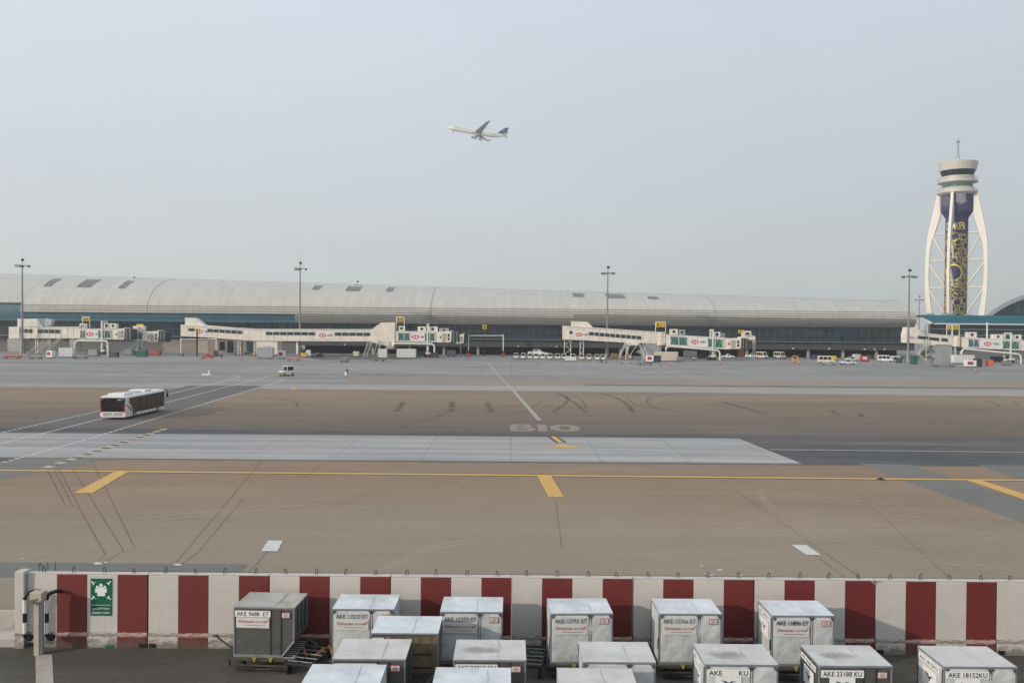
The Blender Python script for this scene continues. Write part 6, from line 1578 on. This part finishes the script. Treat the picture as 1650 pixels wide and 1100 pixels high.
mb = MB(); c = G(557, 607.3); mb.box((c.x, c.y, .75), (.45, .08, .9), 'plate_white'); mb.build('panel', t); mb = MB(); mb.box((c.x, c.y, .18), (.6, .4, .2), 'orange_plastic'); mb.build('base', t)
person(1118.5, 582.5, R(-10), 'person in a white top standing before the B11 bridge', 'shirt_white', .05, .3)
person(357, 578, R(40), 'person in grey clothes standing by the red bundles under the corridor', 'shirt_blue', .05, .2)
person(968, 583.5, R(0), 'person in an orange vest beside the right of centre mast foot', 'vest', .05, .4)

# ------------------------------------------------------------------ AIRLINER
def airliner():
    c = P(770, 213.5, 905)
    root = thing('airliner', 'white airliner with a dark blue tail climbing to the left in the sky', 'airliner', tuple(c))
    pitch, bank = R(9.2), R(6)
    Mx = Matrix.Translation(c) @ Matrix.Rotation(pitch, 4, 'Y') @ Matrix.Rotation(math.pi, 4, 'Z') @ Matrix.Rotation(bank, 4, 'X')
    root.matrix_basis = Mx
    S_ = 1.0; Lf, Rf = 63.0, 2.85                       # local: +x nose, +y left wing, z up
    st = [(31.5, .0, -.5), (31.1, .75, -.45), (30.0, 1.5, -.3), (28, 2.25, -.12), (25, 2.75, 0), (20, Rf, 0), (-10, Rf, 0), (-16, 2.6, .25), (-22, 1.95, .75), (-27, 1.15, 1.3), (-31, .45, 1.75), (-31.5, .12, 1.8)]
    mb = MB(); n = 20; rings = []
    for x, r, z in st: rings.append([Vector((x, r * math.cos(2 * math.pi * j / n), z + r * math.sin(2 * math.pi * j / n))) for j in range(n)])
    for i in range(len(st) - 1):
        k = 'jet_gold' if st[i + 1][0] >= 20 else 'jet_cream'
        mb.add(rings[i] + rings[i + 1], [(j, (j + 1) % n, n + (j + 1) % n, n + j) for j in range(n)], k, True)
    fu = mb.build('fuselage', root, local=True)
    mb = MB(); mb.box((29.0, 0, .85), (1.2, 2.6, .5), 'glass_dark'); mb.build('cockpit_window', fu, local=True)
    for s in (-1, 1):
        mb = MB(); mb.box((2, s * 2.80, .55), (46, .12, .32), 'jet_grey'); mb.build('window_row', fu, local=True)
        def surf(name, pts, th, k):   # pts: (x_le, x_te, y, z)
            mb = MB(); rings = []
            for xl, xt, y, z, t_ in pts:
                ch = xl - xt; rings.append([Vector((xl, y * s, z)), Vector((xl - ch * .3, y * s, z + t_)), Vector((xt, y * s, z)), Vector((xl - ch * .3, y * s, z - t_ * .6))])
            mb.add([p for r in rings for p in r], [(4 * i + j, 4 * i + (j + 1) % 4, 4 * i + 4 + (j + 1) % 4, 4 * i + 4 + j) for i in range(len(rings) - 1) for j in range(4)] + [(0, 1, 2, 3), tuple(4 * len(rings) - 4 + j for j in (3, 2, 1, 0))], k)
            return mb.build(name, root, local=True)
        wg = surf('wing', [(7.5, -4.2, 1.5, -1.6, .7), (1.0, -5.2, 9.5, -.8, .5), (-8.2, -11.2, 29, 1.9, .2)], 0, 'jet_grey')
        mb = MB(); mb.prism([(-8.4, s * 29, 1.9), (-11.2, s * 29, 1.9), (-12.6, s * 29.8, 4.3), (-11.6, s * 29.8, 4.3)], (0, s * .12, 0), 'jet_navy'); mb.build('winglet', wg, local=True)
        mb = MB()
        for y, x in ((7, -5.0), (13, -6.8), (19, -8.6)): mb.tube([(x + 2.4, s * y, -1.4 + y * .09), (x - 1.6, s * y, -1.7 + y * .09)], .4, 'jet_grey', 6, .1)
        mb.build('flap_fairings', wg, local=True)
        surf('tailplane', [(-24.5, -28.6, .8, 1.6, .3), (-30, -32, 9.6, 2.4, .1)], 0, 'jet_cream')
        mb = MB(); mb.lathe((4.2, s * 9.4, -3.0), [(1.05, -3.2), (1.3, -2.2), (1.55, .0), (1.55, 1.9), (1.4, 2.4), (1.2, 2.4), (1.1, 1.6), (0, 1.6)], 'jet_cream', 18, 'x')
        mb.lathe((4.2, s * 9.4, -3.0), [(.0, -4.2), (.55, -3.4), (.8, -3.0), (1.05, -3.2)], 'dark_metal', 14, 'x'); en = mb.build('engine', root, local=True)
        mb = MB(); mb.prism([(5.5, s * 9.4 - .2, -1.6), (-.5, s * 9.4 - .2, -.9), (-1, s * 9.4 - .2, -1.8), (3.5, s * 9.4 - .2, -1.8)], (0, .4, 0), 'jet_grey'); mb.build('pylon', en, local=True)
        mb = MB(); mb.tube([(-3.0, s * 5, -1.6), (-3.6, s * 4.6, -5.4)], .35, 'dark_metal', 6)
        for dx in (-1.0, 1.0):
            for dy in (-.7, .7): mb.lathe((-3.6 + dx, s * 4.6 + dy, -5.6 + dx * .35), [(0, -.25), (.75, -.25), (.75, .25), (0, .25)], 'rubber', 12, 'y')
        mb.build('main_gear', root, local=True)
    mb = MB(); mb.tube([(25, 0, -2.4), (25.4, 0, -4.4)], .2, 'dark_metal', 6)
    for dy in (-.4, .4): mb.lathe((25.4, dy, -4.6), [(0, -.15), (.5, -.15), (.5, .15), (0, .15)], 'rubber', 12, 'y')
    mb.build('nose_gear', root, local=True)
    mb = MB(); mb.prism([(-19.5, -.2, 2.6), (-27.3, -.2, 9.8), (-31.0, -.2, 10.2), (-29.0, -.2, 2.4)], (0, .4, 0), 'jet_navy'); fn = mb.build('tail_fin', root, local=True)
    mb = MB()
    for s in (-1, 1): mb.lathe((-26.3, s * .24, 6.4), [(0, -.03), (1.0, -.03), (1.0, .03), (0, .03)], 'jet_grey', 12, 'y')
    mb.build('tail_emblem', fn, local=True)
airliner()
# ------------------------------------------------------------------ LIGHT, SKY, AIR
SUN_EL, SUN_V = R(18), Vector((-.86, -.51))
az = math.atan2(SUN_V.x, SUN_V.y)
w = bpy.data.worlds.new('World'); scene.world = w; w.use_nodes = True
nt = w.node_tree; bg = nt.nodes['Background']
sky = nt.nodes.new('ShaderNodeTexSky'); sky.sky_type = 'NISHITA'; sky.sun_disc = False
sky.sun_elevation = SUN_EL; sky.sun_rotation = az; sky.air_density = 1.0; sky.dust_density = 4.0; sky.ozone_density = 1.0
hz = nt.nodes.new('ShaderNodeMix'); hz.data_type = 'RGBA'; hz.inputs[0].default_value = .78
tcw = nt.nodes.new('ShaderNodeTexCoord'); sp = nt.nodes.new('ShaderNodeSeparateXYZ'); nt.links.new(tcw.outputs['Generated'], sp.inputs[0])
rp = nt.nodes.new('ShaderNodeValToRGB'); e = rp.color_ramp.elements
HZS = 13.3
def hc(c, k=1.0): q = lin(c); return (q[0] * k, q[1] * k, q[2] * k, 1)
e[0].position = 0.0; e[0].color = hc((201, 205, 204)); e[1].position = .35; e[1].color = hc((209, 219, 229))
nt.links.new(sp.outputs[2], rp.inputs[0])
sc_ = nt.nodes.new('ShaderNodeVectorMath'); sc_.operation = 'SCALE'; sc_.inputs[3].default_value = HZS
# the side of the sky nearer the sun is a little brighter
br = nt.nodes.new('ShaderNodeMapRange'); br.inputs[1].default_value = -.6; br.inputs[2].default_value = .6; br.inputs[3].default_value = 1.07; br.inputs[4].default_value = .84
nt.links.new(sp.outputs[0], br.inputs[0])
ml = nt.nodes.new('ShaderNodeVectorMath'); ml.operation = 'SCALE'; nt.links.new(rp.outputs[0], ml.inputs[0]); nt.links.new(br.outputs[0], ml.inputs[3])
wn = nt.nodes.new('ShaderNodeTexNoise'); wn.inputs['Scale'].default_value = 1.6; wn.inputs['Detail'].default_value = 7; wn.inputs['Roughness'].default_value = .6
wm = nt.nodes.new('ShaderNodeMapping'); wm.inputs['Scale'].default_value = (1, 1, 3.2); nt.links.new(tcw.outputs['Generated'], wm.inputs['Vector']); nt.links.new(wm.outputs[0], wn.inputs['Vector'])
wr = nt.nodes.new('ShaderNodeMapRange'); wr.inputs[1].default_value = .3; wr.inputs[2].default_value = .7; wr.inputs[3].default_value = .97; wr.inputs[4].default_value = 1.035; nt.links.new(wn.outputs['Fac'], wr.inputs[0])
m2 = nt.nodes.new('ShaderNodeVectorMath'); m2.operation = 'SCALE'; nt.links.new(ml.outputs[0], m2.inputs[0]); nt.links.new(wr.outputs[0], m2.inputs[3])
nt.links.new(m2.outputs[0], sc_.inputs[0])
nt.links.new(sky.outputs[0], hz.inputs[6]); nt.links.new(sc_.outputs[0], hz.inputs[7])
nt.links.new(hz.outputs[2], bg.inputs[0]); bg.inputs[1].default_value = .10
sun = bpy.data.lights.new('sun', 'SUN'); sun.energy = 2.6; sun.angle = R(1.2); sun.color = (1.0, .87, .74)
so = bpy.data.objects.new('sun', sun); COL.objects.link(so)
sd = Vector((SUN_V.x * math.cos(SUN_EL), SUN_V.y * math.cos(SUN_EL), math.sin(SUN_EL)))
so.rotation_euler = sd.to_track_quat('Z', 'Y').to_euler(); so.location = (-40, -30, 60)
if 1:
    hm = bpy.data.materials.new('haze_air'); hm.use_nodes = True; n = hm.node_tree.nodes; n.remove(n['Principled BSDF'])
    pv = n.new('ShaderNodeVolumePrincipled'); pv.inputs['Density'].default_value = .0003; pv.inputs['Color'].default_value = (.93, .95, .97, 1); pv.inputs['Anisotropy'].default_value = .3
    hm.node_tree.links.new(pv.outputs[0], n['Material Output'].inputs['Volume'])
    M['haze_air'] = hm
    mb = MB(); mb.box((0, 560, 129), (1780, 1240, 262), 'haze_air'); o = mb.build('haze'); o['kind'] = 'stuff'; 
scene.view_settings.view_transform = 'Standard'; scene.view_settings.look = 'None'
scene.view_settings.exposure = 0.0; scene.view_settings.gamma = 1
cy = scene.cycles
cy.use_denoising = True
try: cy.denoiser = 'OPENIMAGEDENOISE'
except Exception: pass
cy.max_bounces = 6; cy.volume_bounces = 0; cy.diffuse_bounces = 3; cy.glossy_bounces = 3
